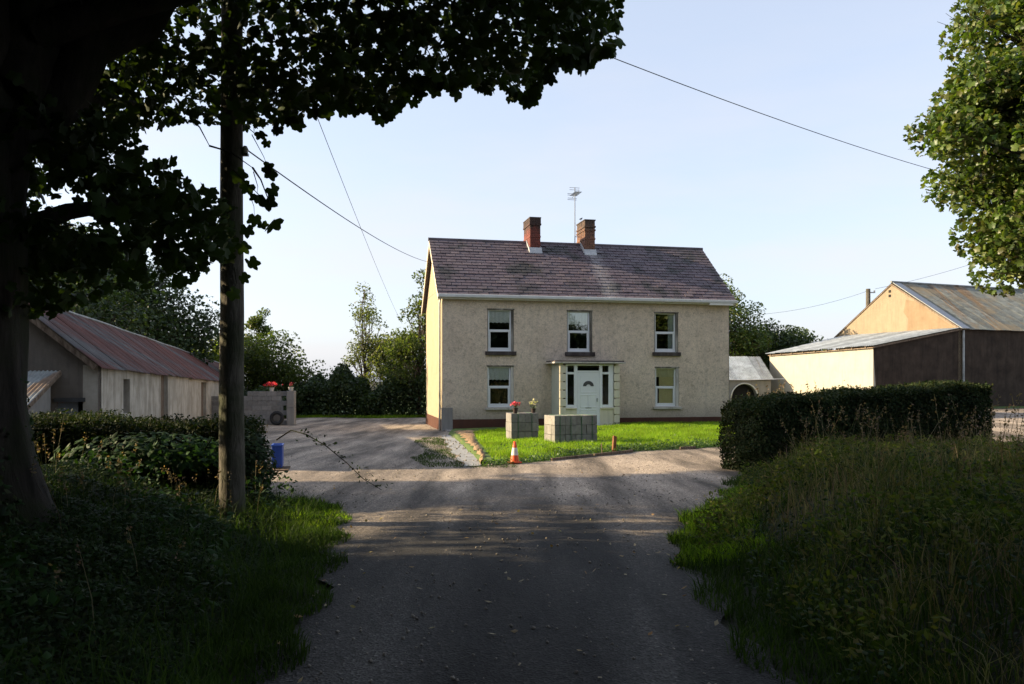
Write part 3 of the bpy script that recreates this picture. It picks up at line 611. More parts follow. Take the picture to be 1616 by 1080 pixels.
# windows
def window(key, style, label):
    x0, z0, x1, z1 = wins[key]; wd = x1-x0; ht = z1-z0
    w_ = empty('window', (x0, 0, z0)); w_.parent = house; tag(w_, label)
    y = .10; fx0, fx1 = .035, wd-(.10 if key in ('w3', 'w2', 'w1') else .12); f = .062
    m = MB()
    m.box(fx0, y, .03, fx0+f, y+.07, ht-.03); m.box(fx1-f, y, .03, fx1, y+.07, ht-.03); m.box(fx0+f, y, .03, fx1-f, y+.07, .03+f*1.2); m.box(fx0+f, y, ht-.03-f*.7, fx1-f, y+.07, ht-.03)
    m.build('frame', M['pvc'], w_, bev=.006)
    mid = ht*.50; MB().box(fx0+f, y-.006, mid-.035, fx1-f, y+.064, mid+.035).build('transom', M['pvc'], w_, bev=.006)
    # opening sash in the lower half, slightly proud
    s = .045; a, b_, c, d = fx0+f+.004, fx1-f-.004, .03+f*1.2+.004, mid-.039
    m = MB(); m.box(a, y-.012, c, a+s, y+.03, d); m.box(b_-s, y-.012, c, b_, y+.03, d); m.box(a+s, y-.012, c, b_-s, y+.03, c+s); m.box(a+s, y-.012, d-s*.6, b_-s, y+.03, d)
    m.build('sash', M['pvc'], w_, bev=.005)
    MB().box(fx0+f-.005, y+.034, c, fx1-f+.005, y+.04, mid-.02).build('pane', M['glass'], w_)
    MB().box(fx0+f-.005, y+.034, mid+.02, fx1-f+.005, y+.04, ht-.03-f*.5).build('pane', M['glass'], w_)
    # reveal liner strips (dark weathered or flaking paint)
    lm = M['lintel'] if key in ('w1', 'w2', 'w3') else M['reveal2']
    m = MB(); m.box(fx1+.003, .02, .0, wd-.003, .2, ht-.028); m.build('reveal', lm, w_)
    m = MB(); m.box(.003, .02, 0, fx0-.003, .2, ht-.028); m.build('reveal', lm, w_)
    m = MB(); m.box(-.02, -.008, ht-.027, wd+.02, .2, ht+.02); m.build('lintel', M['lintel'], w_)
    up = key in ('w1', 'w2', 'w3')
    m = MB(); m.box(-.09, -.10, -.16 if up else -.10, wd+.09, .1, .0); m.build('sill', M['sill'] if up else M['sillpale'], w_, bev=.012)
    m = MB(); m.box(fx0, .03, .002, fx1, .17, .028); m.build('sill_board', M['pvc2'], w_)
    if style == 'net':           # scalloped half blind
        n = 24; m = MB(); a, b_ = fx0+f, fx1-f; top = ht-.06
        hem = {'w1': mid+.30, 'w2': mid+.27, 'w4': mid+.26}[key]
        for i in range(n):
            xa = a+(b_-a)*i/n; xb = a+(b_-a)*(i+1)/n
            za = hem+.035*abs(math.sin(i/n*math.pi*5)); zb = hem+.035*abs(math.sin((i+1)/n*math.pi*5)); ya = y+.075+.006*math.sin(i*1.3); yb = y+.075+.006*math.sin((i+1)*1.3)
            m.add([(xa, ya, za), (xb, yb, zb), (xb, yb, top), (xa, ya, top), (xa, ya+.004, za), (xb, yb+.004, zb), (xb, yb+.004, top), (xa, ya+.004, top)], [(0, 1, 2, 3), (7, 6, 5, 4), (0, 4, 5, 1)])
        m.build('net_curtain', M['net'], w_)
    def folds(name, a, b_, z0_, z1_, mat, yy, amp=.015, n=28):
        m = MB()
        for i in range(n):
            xa = a+(b_-a)*i/n; xb = a+(b_-a)*(i+1)/n; ya = yy+amp*math.sin(i*1.1); yb = yy+amp*math.sin((i+1)*1.1)
            m.add([(xa, ya, z0_), (xb, yb, z0_), (xb, yb, z1_), (xa, ya, z1_), (xa, ya+.005, z0_), (xb, yb+.005, z0_), (xb, yb+.005, z1_), (xa, ya+.005, z1_)], [(0, 1, 2, 3), (7, 6, 5, 4)])
        return m.build(name, mat, w_, smooth=True)
    if style == 'side': folds('curtain', wd*.64, wd-.12, .1, ht-.05, M['curtain'], y+.10)
    if style == 'yellow':
        folds('blind', fx0+f+.17, fx1-f, .1, ht-.42, M['blind'], y+.09, .004); folds('blind', fx0+f+.0, fx1-f, ht-.42, ht-.05, M['blindtop'], y+.08, .006)
    if key in ('w2', 'w4'):
        m = MB(); m.lathe([(0, 0), (.035, 0), (.04, .05), (.03, .1), (0, .1)], 12, (wd*.52, y+.22, .11)); m.build('ornament', M['net'], w_)
        MB().box(.02, y+.09, .07, wd-.02, y+.34, .105).build('inner_board', M['pvc2'], w_)
window('w1', 'net', 'upper left sash window with a short net curtain'); window('w2', 'net', 'upper middle window above the porch'); window('w3', 'side', 'upper right window with a curtain drawn to one side')
window('w4', 'net', 'lower left window with flaking reveals'); window('w5', 'yellow', 'lower right window with yellow blinds')

# porch
pc = empty('porch', (0, 0, 0)); pc.parent = house; tag(pc, 'flat roofed cream porch with white door')
PF = -1.28
m = MB(); m.box(4.56, PF+.15, 0, 4.72, -.002, 2.76); m.build('side_wall', M['porchside'], pc); MB().box(6.88, PF+.15, 0, 7.03, -.002, 2.76).build('side_wall', M['porch'], pc)
MB().box(4.55, PF-.015, 0, 4.70, PF+.148, 2.76).build('corner_post', M['porch'], pc)
MB().box(6.90, PF+.0, 0, 7.02, PF+.148, 2.76).build('corner_post', M['porch'], pc)
for s, (xa, xb) in enumerate(((4.555, 4.80), (6.83, 7.07))):
    z = .02; k = 0
    while z < 2.7:
        h = min(.335, 2.755-z); e = .0
        MB().box(xa+(.0), PF-.055, z+.02, xb, PF-.017, z+h-.02).build('quoin', M['porch'], pc, bev=.008); z += h; k += 1
for xa, xb in ((4.802, 5.27), (6.25, 6.828)): MB().box(xa, PF-.004, 0, xb, PF+.12, .93).build('dwarf_wall', M['porch'], pc)
for xa, xb in ((4.805, 5.268), (6.252, 6.826)): MB().box(xa, PF-.06, .932, xb, PF+.12, .985).build('cill', M['porch'], pc, bev=.01)
m = MB()
for xa, xb in ((4.81, 4.885), (5.16, 5.30), (6.22, 6.35), (6.615, 6.82)): m.box(xa, PF, .99 if xb < 5.2 or xa > 6.3 else .15, xb, PF+.07, 2.735)
for xa, xb in ((4.887, 5.158), (6.352, 6.613)):
    m.box(xa, PF, .99, xb, PF+.07, 1.10); m.box(xa, PF, 2.33, xb, PF+.07, 2.42); m.box(xa, PF, 2.68, xb, PF+.07, 2.735)
m.box(5.302, PF, 2.42, 6.218, PF+.07, 2.48); m.box(5.302, PF, 2.68, 6.218, PF+.07, 2.735)
m.build('frame', M['pvc'], pc, bev=.006)
for xa, xb, za, zb in ((4.887, 5.158, 1.10, 2.33), (4.887, 5.158, 2.42, 2.68), (6.352, 6.613, 1.10, 2.33), (6.352, 6.613, 2.42, 2.68), (5.302, 6.218, 2.48, 2.68)):
    MB().box(xa-.003, PF+.035, za-.003, xb+.003, PF+.042, zb+.003).build('pane', M['glass'], pc)
dr = empty('door', (5.305, PF+.01, .17)); dr.parent = pc; tag(dr, 'white panelled front door with half round light')
dw, dh = .91, 2.245
m = MB(); m.box(0, 0, 0, dw, .045, dh); m.build('leaf', M['pvc'], dr, bev=.006)
def fr(x0, z0, x1, z1, t=.022, y=-.014):
    m = MB(); m.box(x0, y, z0, x0+t, 0.002, z1); m.box(x1-t, y, z0, x1, 0.002, z1); m.box(x0+t, y, z0, x1-t, 0.002, z0+t); m.box(x0+t, y, z1-t, x1-t, 0.002, z1); return m
for q in ((.11, 1.42, .80, 2.12), (.11, .82, .44, 1.34), (.47, .82, .80, 1.34), (.11, .14, .44, .74), (.47, .14, .80, .74)):
    mm_ = fr(*q); mm_.build('panel_moulding', M['pvc'], dr, bev=.005)
m = MB(); n = 16; cx, cz, ro, ri = .455, 1.68, .225, .09     # half round light
v = []; f = []
for i in range(n+1):
    t = math.pi*i/n; v += [(cx+ro*math.cos(t), -.012, cz+ro*math.sin(t)*.95), (cx+ri*math.cos(t), -.012, cz+ri*math.sin(t)*.8)]
for i in range(n): f.append((2*i, 2*i+2, 2*i+3, 2*i+1))
k = len(v); v += [(x, .0, z) for x, y, z in v]; f += [(a+k, b_+k, c+k, d+k) for a, b_, c, d in f]
f += [(2*i, 2*i+k, 2*i+2+k, 2*i+2) for i in range(n)]
m.add(v, f); m.build('fanlight', M['darkdoor'], dr)
MB().box(.80, -.05, 1.05, .83, -.005, 1.2).build('handle', M['metal'], dr)
MB().box(.33, -.012, .79, .58, -.001, .83).build('letter_plate', M['metal'], dr)
MB().box(4.58, PF+.3, .1, 7.0, -.01, .12).build('floor', M['concrete'], pc)
MB().box(5.0, -.05, .1, 6.6, -.02, 2.6).build('inner_door', M['black'], pc)
m = MB(); m.box(4.28, PF-.2, 2.765, 7.28, -.002, 2.83); m.build('roof_slab', M['sillpale'], pc, bev=.01)
m = MB(); m.box(4.33, PF-.15, 2.832, 7.23, -.002, 2.88); m.build('roof_cap', M['sill'], pc, bev=.01)
MB().box(5.2, PF-.35, .0, 6.35, PF-.06, .14).build('step', M['concrete'], pc, bev=.01)
# ------------------------------------------------------------------ corrugated sheets
def corr(name, mat, parent, O, U, V, wu, lv, pitch=.076, amp=.011, res=4, world=True, label=None):
    """corrugated sheet, origin O, unit U across the waves, V down the waves"""
    O, U, V = Vector(O), Vector(U).normalized(), Vector(V); vl = V.length; V = V.normalized(); N_ = U.cross(V).normalized()
    if N_.z < 0: N_ = -N_
    n = max(4, int(wu/pitch*res)); m = MB(); k = 0; T = .002
    for s in (0, 1):
        for i in range(n+1):
            u = wu*i/n; h = amp*math.sin(2*math.pi*u/pitch)-s*T
            m.v.append(tuple(O+U*u+N_*h)); m.v.append(tuple(O+U*u+V*lv+N_*h))
    for i in range(n):
        m.f.append((2*i, 2*i+2, 2*i+3, 2*i+1))
    o = m.build(name, mat, parent, world, smooth=False)
    if label: tag(o, label)
    return o
# ------------------------------------------------------------------ long shed on the left
d1 = Vector((-.25, 1, 0)); w1 = Vector((-.97, -.24, 0))
SE0 = Vector((-9.15, 17.5, 0)); TL = 40.0
def eaveL(t): p = SE0+d1*t; p.z = 1.97-.62*t/TL; return p
def ridgeL(t): p = SE0+w1*(1.85-.25*t/TL)+d1*t; p.z = 3.52-.85*t/TL; return p
def backL(t): p = SE0+w1*(3.7-.5*t/TL)+d1*t; p.z = 1.97-.62*t/TL; return p
sh = empty('long_shed', (SE0.x, SE0.y, -.3), 0, 'long low whitewashed farm shed under a rusty corrugated roof on the left', 'shed')
openings = [(2.35, 3.05, .75, 1.62, 'window'), (7.2, 8.4, 0, 1.75, 'door'), (16.0, 17.6, -.3, 1.5, 'door')]
m = MB()
def wq(m, a, b, z0, z1, th=.3):
    A, B = SE0+d1*a, SE0+d1*b; W_ = w1*th
    za, zb = (z1 if z1 is not None else eaveL(a).z-.04), (z1 if z1 is not None else eaveL(b).z-.04)
    m.hexa([Vector((A.x, A.y, z0)), Vector((B.x, B.y, z0)), Vector((B.x, B.y, z0))+W_, Vector((A.x, A.y, z0))+W_, Vector((A.x, A.y, za)), Vector((B.x, B.y, zb)), Vector((B.x, B.y, zb))+W_, Vector((A.x, A.y, za))+W_])
pos = 0
for a, b, z0, z1, k in openings:
    wq(m, pos, a, -1, None); 
    if z0 > -.2: wq(m, a, b, -1, z0)
    wq(m, a, b, z1, None); pos = b
wq(m, pos, TL, -1, None); m.build('front_wall', M['whitewash'], sh, True)
m = MB()
for a, b, z0, z1, k in openings:
    if k == 'door':
        A, B = SE0+d1*a+w1*.12, SE0+d1*b+w1*.12
        nb = 5
        for i in range(nb):
            p = A.lerp(B, i/nb); q = A.lerp(B, (i+.93)/nb); mm = MB()
            mm.hexa([Vector((p.x, p.y, -.8)), Vector((q.x, q.y, -.8)), Vector((q.x, q.y, -.8))+w1*.04, Vector((p.x, p.y, -.8))+w1*.04, Vector((p.x, p.y, z1)), Vector((q.x, q.y, z1)), Vector((q.x, q.y, z1))+w1*.04, Vector((p.x, p.y, z1))+w1*.04])
            mm.build('door_board', M['plank'], sh, True)
A, B = SE0+d1*2.35+w1*.2, SE0+d1*3.05+w1*.2
mm = MB(); mm.hexa([Vector((A.x, A.y, .75)), Vector((B.x, B.y, .75)), Vector((B.x, B.y, .75))+w1*.03, Vector((A.x, A.y, .75))+w1*.03, Vector((A.x, A.y, 1.62)), Vector((B.x, B.y, 1.62)), Vector((B.x, B.y, 1.62))+w1*.03, Vector((A.x, A.y, 1.62))+w1*.03]); mm.build('shutter', M['black'], sh, True)
# near gable with a doorway
E0, R0, B0 = eaveL(0), ridgeL(0), backL(0)
m = MB(); z0 = -1
gx0, gx1, dz = .3, .82, 1.12   # doorway measured across the gable from the front corner
def gp(s, z, off=0): p = SE0+w1*s+d1*off; return Vector((p.x, p.y, z))
def gtop(s): return (E0.z+(R0.z-E0.z)*s/1.85 if s <= 1.85 else E0.z+(R0.z-E0.z)*(3.7-s)/1.85)-.05
for a, b, lo in ((0, gx0, z0), (gx0, gx1, dz), (gx1, 1.85, z0), (1.85, 3.7, z0)):
    m.hexa([gp(a, lo, .003), gp(b, lo, .003), gp(b, lo, .3), gp(a, lo, .3), gp(a, gtop(a), .003), gp(b, gtop(b), .003), gp(b, gtop(b), .3), gp(a, gtop(a), .3)])
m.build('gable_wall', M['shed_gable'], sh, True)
m = MB(); m.hexa([gp(gx0+.12, -.6, .1), gp(gx1, -.6, .1), gp(gx1, -.6, .14), gp(gx0+.12, -.6, .14), gp(gx0+.12, dz, .1), gp(gx1, dz, .1), gp(gx1, dz, .14), gp(gx0+.12, dz, .14)]); m.build('door', M['greydoor'], sh, True)
m = MB(); m.hexa([gp(gx0-.05, dz, -.03), gp(gx1+.05, dz, -.03), gp(gx1+.05, dz, .1), gp(gx0-.05, dz, .1), gp(gx0-.05, dz+.09, -.03), gp(gx1+.05, dz+.09, -.03), gp(gx1+.05, dz+.09, .1), gp(gx0-.05, dz+.09, .1)]); m.build('lintel', M['darkdoor'], sh, True)
m = MB()
for a, b in ((3.4, 3.7),):
    A0, A1 = SE0+w1*3.4, SE0+d1*TL+w1*2.95
    m.hexa([Vector((A0.x, A0.y, -1)), Vector((A1.x, A1.y, -1)), Vector((A1.x, A1.y, -1))+w1*.25, Vector((A0.x, A0.y, -1))+w1*.25, Vector((A0.x, A0.y, 1.9)), Vector((A1.x, A1.y, 1.3)), Vector((A1.x, A1.y, 1.3))+w1*.25, Vector((A0.x, A0.y, 1.9))+w1*.25])
m.build('rear_wall', M['whitewash'], sh, True)
m = MB(); e, r_, b_ = eaveL(TL), ridgeL(TL), backL(TL)
m.add([(e.x, e.y, -1), (b_.x, b_.y, -1), tuple(b_), tuple(r_-Vector((0, 0, .05))), tuple(e), (e.x, e.y-.3, -1), (b_.x, b_.y-.3, -1), (b_.x, b_.y-.3, b_.z), (r_.x, r_.y-.3, r_.z-.05), (e.x, e.y-.3, e.z)], [(0, 1, 2, 3, 4), (9, 8, 7, 6, 5), (0, 4, 9, 5), (4, 3, 8, 9), (3, 2, 7, 8), (2, 1, 6, 7)]); m.build('gable_wall', M['whitewash'], sh, True)
step = .72; n = int((TL+.4)/step)
for i in range(n):
    t = -.18+i*step; lift = .012*(i % 2)+random.uniform(0, .008)
    for side in (0, 1):
        e_ = (eaveL if side == 0 else backL)(t); r_ = ridgeL(t); e2 = (eaveL if side == 0 else backL)(t+step); V = (e_-r_); ln = V.length+(.16 if side == 0 else .1)+random.uniform(-.02, .05)
        O = r_+Vector((0, 0, lift)); U = (ridgeL(t+step)-r_)
        corr('roof_sheet', M['tin_rust'], sh, O, U, V, step+.03, ln)
m = MB(); pts = [ridgeL(t)+Vector((0, 0, .025+.012*math.sin(t))) for t in np.linspace(-.2, TL+.1, 24)]
m.tube(pts, .045, 6); m.build('ridge_capping', M['tin_grey'], sh, True)
m = MB(); 
for side in (eaveL, backL):
    p, q = ridgeL(-.14)-Vector((0, 0, .1)), side(-.14)-Vector((0, 0, .1)); m.beam(p, q, .04, .13)
m.build('verge_board', M['plank'], sh, True)
# lean-to against the near gable
lt = empty('lean_to', (SE0.x-1, SE0.y-1.4, -.3), 0, 'small lean-to with a pale corrugated roof against the near gable of the long shed', 'shed')
dm = -d1.normalized()
A = gp(.72, 1.80, -.05); Vd = dm*2.9+Vector((0, 0, -.95)); nsh = 4
for i in range(nsh):
    O = A+w1*(i*.68)+Vector((0, 0, .01*(i % 2))); corr('roof_sheet', M['tin_grey'], lt, O, w1, Vd, .72, Vd.length, .082, .014, 6)
m = MB(); p = gp(.85, 0, -.3); q = p+dm*2.35
def cz(P, z): return Vector((P.x, P.y, z))
m.hexa([cz(p, -1), cz(q, -1), cz(q+w1*.2, -1), cz(p+w1*.2, -1), cz(p, 1.66), cz(q, .90), cz(q+w1*.2, .90), cz(p+w1*.2, 1.66)])
p2 = q; q2 = q+w1*2.4
m.hexa([cz(p2, -1), cz(q2, -1), cz(q2-dm*.2, -1), cz(p2-dm*.2, -1), cz(p2, .86), cz(q2, .86), cz(q2-dm*.2, .9), cz(p2-dm*.2, .9)])
m.build('wall', M['concrete'], lt, True)
m = MB(); m.beam(A+Vector((0, 0, -.05))+dm*.05, A+Vd+Vector((0, 0, -.05)), .05, .08); m.build('verge_board', M['plank'], lt, True)

# ------------------------------------------------------------------ right barn and its lean-to
u2 = Vector((1, .395, 0)).normalized(); g2 = Vector((-.395, 1, 0)).normalized()
KB = 1.15; B0 = Vector((22.55*KB, 40*KB, 0)); BD = 8.3; BL = 20
barn = empty('barn', (B0.x, B0.y, -.05), 0, 'large barn with a sunlit ochre gable and grey corrugated roof on the right', 'barn')
ez, rz_ = 4.22, 6.95
def bp(s, d, z): p = B0+u2*s*KB+g2*d*KB; return Vector((p.x, p.y, 1.6+(z-1.6)*KB))
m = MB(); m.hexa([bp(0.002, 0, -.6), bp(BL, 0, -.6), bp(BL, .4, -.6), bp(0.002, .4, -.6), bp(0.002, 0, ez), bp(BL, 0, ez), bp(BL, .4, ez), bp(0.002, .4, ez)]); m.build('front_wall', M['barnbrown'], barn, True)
m = MB(); pts = [(0, -.6), (BD, -.6), (BD, ez), (BD/2, rz_-.03), (0, ez)]
m.add([bp(0, a, z) for a, z in pts]+[bp(.4, a, z) for a, z in pts], [(0, 1, 2, 3, 4), (9, 8, 7, 6, 5)]+[(i, i+5, (i+1) % 5+5, (i+1) % 5) for i in range(5)])
m.build('gable_wall', M['ochre'], barn, True)
# slightly proud browner patch on the right half of the gable
zl = lambda d: (ez+(rz_-ez)*d/(BD/2)-.12)
pts = [(.25, zl(.25)), (2.6, zl(2.6)), (3.2, 5.95), (3.35, 5.3), (3.05, 4.9), (3.1, 4.3), (3.15, 3.6), (.25, 3.6)]
m = MB(); k = len(pts); m.add([bp(-.012, a, z) for a, z in pts]+[bp(.01, a, z) for a, z in pts], [tuple(range(k))]+[(i, i+k, (i+1) % k+k, (i+1) % k) for i in range(k)]); m.build('gable_patch', M['ochre2'], barn, True)
for zz in (6.45, 6.2): m = MB(); m.hexa([bp(-.014, 4.2, zz), bp(.01, 4.2, zz), bp(.01, 4.36, zz), bp(-.014, 4.36, zz), bp(-.014, 4.2, zz+.14), bp(.01, 4.2, zz+.14), bp(.01, 4.36, zz+.14), bp(-.014, 4.36, zz+.14)]); m.build('vent_hole', M['black'], barn, True)
m = MB(); m.hexa([bp(0, BD-.4, -.6), bp(BL, BD-.4, -.6), bp(BL, BD, -.6), bp(0, BD, -.6), bp(0, BD-.4, ez), bp(BL, BD-.4, ez), bp(BL, BD, ez), bp(0, BD, ez)]); m.build('rear_wall', M['barnbrown'], barn, True)
st = .9; ns = int(BL/st)
for i in range(ns):
    s = -.0+i*st
    for sd in (0, 1):
        rp_ = bp(s, BD/2, rz_+.04+.012*(i % 2)); ep = bp(s, -.18 if sd == 0 else BD+.18, ez-.06+.012*(i % 2)); V = ep-rp_
        corr('roof_sheet', M['tin_barn'], barn, rp_, u2, V, st*KB+.04, V.length, .15, .02, 4)
m = MB(); m.tube([bp(-.05, BD/2, rz_+.08), bp(BL, BD/2, rz_+.08)], .07, 6); m.build('ridge_capping', M['tin_grey'], barn, True)
# pale blue-grey verge flashing seen along the gable edge
m = MB(); m.hexa([bp(.0, -.2, ez-.02), bp(.55, -.2, ez-.02), bp(.55, BD/2, rz_+.075), bp(0, BD/2, rz_+.075), bp(.0, -.2, ez+.0), bp(.55, -.2, ez+.0), bp(.55, BD/2, rz_+.09), bp(0, BD/2, rz_+.09)]); m.build('verge_flashing', M['metal'], barn, True)
m = MB(); m.tube([bp(.25, -.08, ez-.1), bp(.25, -.08, -.1)], .06, 8); m.build('downpipe', M['tin_pale'], barn, True)
m = MB(); m.beam(bp(-.03, -.2, ez-.1), bp(-.03, BD/2, rz_-.06), .05, .10); m.beam(bp(-.03, BD/2, rz_-.06), bp(-.03, BD+.1, ez-.1), .04, .06); m.build('barge_board', M['plank'], barn, True)
lean = empty('cream_lean_to', (bp(-5.6, 3, -.1)), 0, 'cream walled lean-to with a single slope tin roof against the barn gable', 'shed')
LS = 5.65; LDp = 7.4
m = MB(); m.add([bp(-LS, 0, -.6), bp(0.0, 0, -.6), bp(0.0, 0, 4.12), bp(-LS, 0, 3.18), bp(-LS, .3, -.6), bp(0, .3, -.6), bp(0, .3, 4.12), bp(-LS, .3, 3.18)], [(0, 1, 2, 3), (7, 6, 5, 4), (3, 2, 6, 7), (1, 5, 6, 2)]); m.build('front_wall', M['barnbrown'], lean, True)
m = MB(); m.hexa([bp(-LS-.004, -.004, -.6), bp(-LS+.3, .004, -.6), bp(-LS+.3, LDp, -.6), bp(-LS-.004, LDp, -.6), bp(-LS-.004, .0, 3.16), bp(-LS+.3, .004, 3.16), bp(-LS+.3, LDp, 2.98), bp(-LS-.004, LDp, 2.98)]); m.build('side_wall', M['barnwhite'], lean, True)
nn_ = 9; st = LDp/nn_
for i in range(nn_):
    d_ = -.15+i*(LDp+.3)/nn_; z0 = 4.22-.05*i*st/LDp; O = bp(-.03, d_, 4.24+.01*(i % 2)); E_ = bp(-LS-.22, d_, 3.24-.17*i/nn_+.01*(i % 2)); V = E_-O
    corr('roof_sheet', M['tin_pale'], lean, O, g2, V, (LDp+.3)*KB/nn_+.03, V.length, .15, .018, 4)
m = MB(); m.beam(bp(-LS-.1, -.12, 3.17), bp(-.02, -.12, 4.15), .03, .10); m.beam(bp(-LS-.12, -.1, 3.15), bp(-LS-.12, LDp, 2.98), .04, .05); m.build('fascia', M['plank'], lean, True)
for i in range(9):
    d_ = .3+i*.85; p, q = bp(-LS-.2, d_, 3.17-.02*i), bp(-LS+.2, d_, 3.22-.02*i); MB().beam(p, q, .06, .08).build('rafter_end', M['plank'], lean, True)

# ------------------------------------------------------------------ small tin shed beyond the house
ss = empty('small_shed', (14.0, 49.5, -.5), R(10), 'small pale tin roofed shed with a dark arched doorway between house and lean-to', 'shed')
m = MB()
# front wall with an arched opening
xs0, xs1 = -3.2, 2.35; ax, ar, az_ = .55, .85, 1.0
n = 12; top = 2.08
m.add([(xs0, 0, -.5), (ax-ar, 0, -.5), (ax-ar, 0, top), (xs0, 0, top)], [(0, 1, 2, 3)]); m.add([(ax+ar, 0, -.5), (xs1, 0, -.5), (xs1, 0, top), (ax+ar, 0, top)], [(0, 1, 2, 3)])
for i in range(n):
    t0, t1 = math.pi*i/n, math.pi*(i+1)/n; x0_, z0_, x1_, z1_ = ax+ar*math.cos(t0), az_+ar*math.sin(t0), ax+ar*math.cos(t1), az_+ar*math.sin(t1)
    m.add([(x1_, 0, z1_), (x0_, 0, z0_), (x0_, 0, top), (x1_, 0, top)], [(0, 1, 2, 3)]); m.add([(x1_, 0, z1_), (x0_, 0, z0_), (x0_, .3, z0_), (x1_, .3, z1_)], [(0, 1, 2, 3)])
m.add([(ax-ar, 0, -.5), (ax-ar, .3, -.5), (ax-ar, .3, az_), (ax-ar, 0, az_)], [(0, 1, 2, 3)]); m.add([(ax+ar, 0, -.5), (ax+ar, .3, -.5), (ax+ar, .3, az_), (ax+ar, 0, az_)], [(3, 2, 1, 0)])
m.box(xs1-.25, .003, -.5, xs1, 3.4, top-.01); m.box(xs0, .31, -.5, xs0+.2, 3.4, top-.01); m.box(xs0+.25, 3.2, -.5, xs1-.3, 3.4, top-.01)
m.build('wall', M['field_stone'] if 'field_stone' in M else M['concrete'], ss)
MB().box(-.5, .35, -.5, 1.6, .4, 1.95).build('door', M['black'], ss)
m = MB(); m.tube([(ax+(ar+.04)*math.cos(math.pi*i/14), -.03, az_+(ar+.04)*math.sin(math.pi*i/14)) for i in range(15)], .045, 6); m.build('arch_rim', M['pvc2'], ss, smooth=True)
for i in range(7):
    x = xs0-.1+i*.82; O = Vector((x, 1.7, 3.62+.01*(i % 2))); V = Vector((0, -1.9, -1.5)); corr('roof_sheet', M['tin_pale'], ss, O, (1, 0, 0), V, .85, V.length, .12, .016, 4, world=False)
    V = Vector((0, 1.9, -1.5)); corr('roof_sheet', M['tin_pale'], ss, O, (1, 0, 0), V, .85, V.length, .12, .016, 4, world=False)
m = MB(); m.add([(xs1-.01, 0, top-.01), (xs1-.01, 3.4, top-.01), (xs1-.01, 1.7, 3.55), (xs1-.2, 0, top-.01), (xs1-.2, 3.4, top-.01), (xs1-.2, 1.7, 3.55)], [(0, 1, 2), (5, 4, 3), (0, 2, 5, 3), (1, 4, 5, 2)]); m.build('gable', M['concrete'], ss)
# washing line in front of it
wl = MB(); wl.tube([(10.2, 41.0, 1.62), (12.2, 41.3, 1.60), (14.3, 41.6, 1.66)], .02, 5); tag(wl.build('washing_line', M['pvc2']), 'thin pale line strung in front of the small tin shed', 'line')

# ------------------------------------------------------------------ concrete block wall with flower pots at the back left of the yard
cw = empty('block_wall', (-11.5, 37, -.5), R(3), 'low grey concrete block wall ending in a square pier at the back of the yard', 'wall')
bw, bh = .45, .225
blk = MB().box(.006, 0, .006, bw-.006, .2, bh-.006).mesh('block', M['block'])
for r_ in range(7):
    for i in range(10):
        x = -3.55+i*bw+(bw/2 if r_ % 2 else 0)
        lim = 5 if x < -.95 else 6
        if r_ > lim or x > .5: continue
        o = link('block', blk, cw); o.location = (x, random.uniform(-.004, .004), r_*bh)
MB().box(-3.5, .02, 0, .78, .18, 1.0).build('mortar_core', M['concrete'], cw)
for k in range(2): MB().box(.98, -.12, k*.8, 1.33, .3, k*.8+.79).build('pier', M['concrete'], cw, bev=.01)
ty = empty('tyre', (-10.9, 36.72, -.5), R(3), 'old black tyre leaning against the block wall', 'tyre')
m = MB(); n = 28; k = 12
for i in range(n):
    for j in range(k):
        a, b_ = 2*math.pi*i/n, 2*math.pi*j/k; r_ = .25+.085*math.cos(b_); m.v.append((r_*math.cos(a), .1*math.sin(b_)+.12*(r_*math.sin(a)+.33)*.3, r_*math.sin(a)+.335))
for i in range(n):
    for j in range(k): m.f.append((i*k+j, ((i+1) % n)*k+j, ((i+1) % n)*k+(j+1) % k, i*k+(j+1) % k))
m.build('casing', M['tyre'], ty, smooth=True)
def flower_pot(loc, r_, h, potmat, petal, nf, spread, ht, label, leafy=60, seed=1, leafm=None, psize=.05):
    rg = np.random.default_rng(seed); e_ = empty('flower_pot', loc, 0, label, 'flower pot')
    MB().lathe([(0, 0), (r_*.72, 0), (r_*.95, h*.86), (r_*1.06, h*.86), (r_*1.06, h), (r_*.9, h), (r_*.86, h*.9), (0, h*.88)], 18).build('pot', potmat, e_, smooth=False)
    P = rg.normal(size=(nf, 3))*[spread, spread, ht*.22]+[0, 0, h+ht*.75]; foliage('flowers', P, psize, petal, e_, 'clump', r=rg, world=False)
    P = rg.normal(size=(leafy, 3))*[spread*.7, spread*.7, ht*.2]+[0, 0, h+ht*.3]; foliage('leaves', P, .05, leafm or M['weed'], e_, 'oval', r=rg, world=False)
    m = MB()
    for i in range(8):
        a = rg.uniform(0, 6.28); m.tube([(0, 0, h*.8), (spread*.5*math.cos(a), spread*.5*math.sin(a), h+ht*.5)], .004, 4)
    m.build('stems', M['bark2'], e_); return e_
def cwp(x, y, z): return Vector((-11.5+x*math.cos(R(3))-y*math.sin(R(3)), 37+x*math.sin(R(3))+y*math.cos(R(3)), -.5+z))
flower_pot(cwp(.25, .1, 7*bh), .11, .17, M['potw'], M['red'], 70, .15, .22, 'white pot full of bright red flowers on the block wall', 60, 3, psize=.085)
flower_pot(cwp(1.14, .1, 1.6), .12, .17, M['potw'], M['pink'], 16, .07, .2, 'white pot with a small red and white flower on the wall pier', 30, 4, psize=.06)

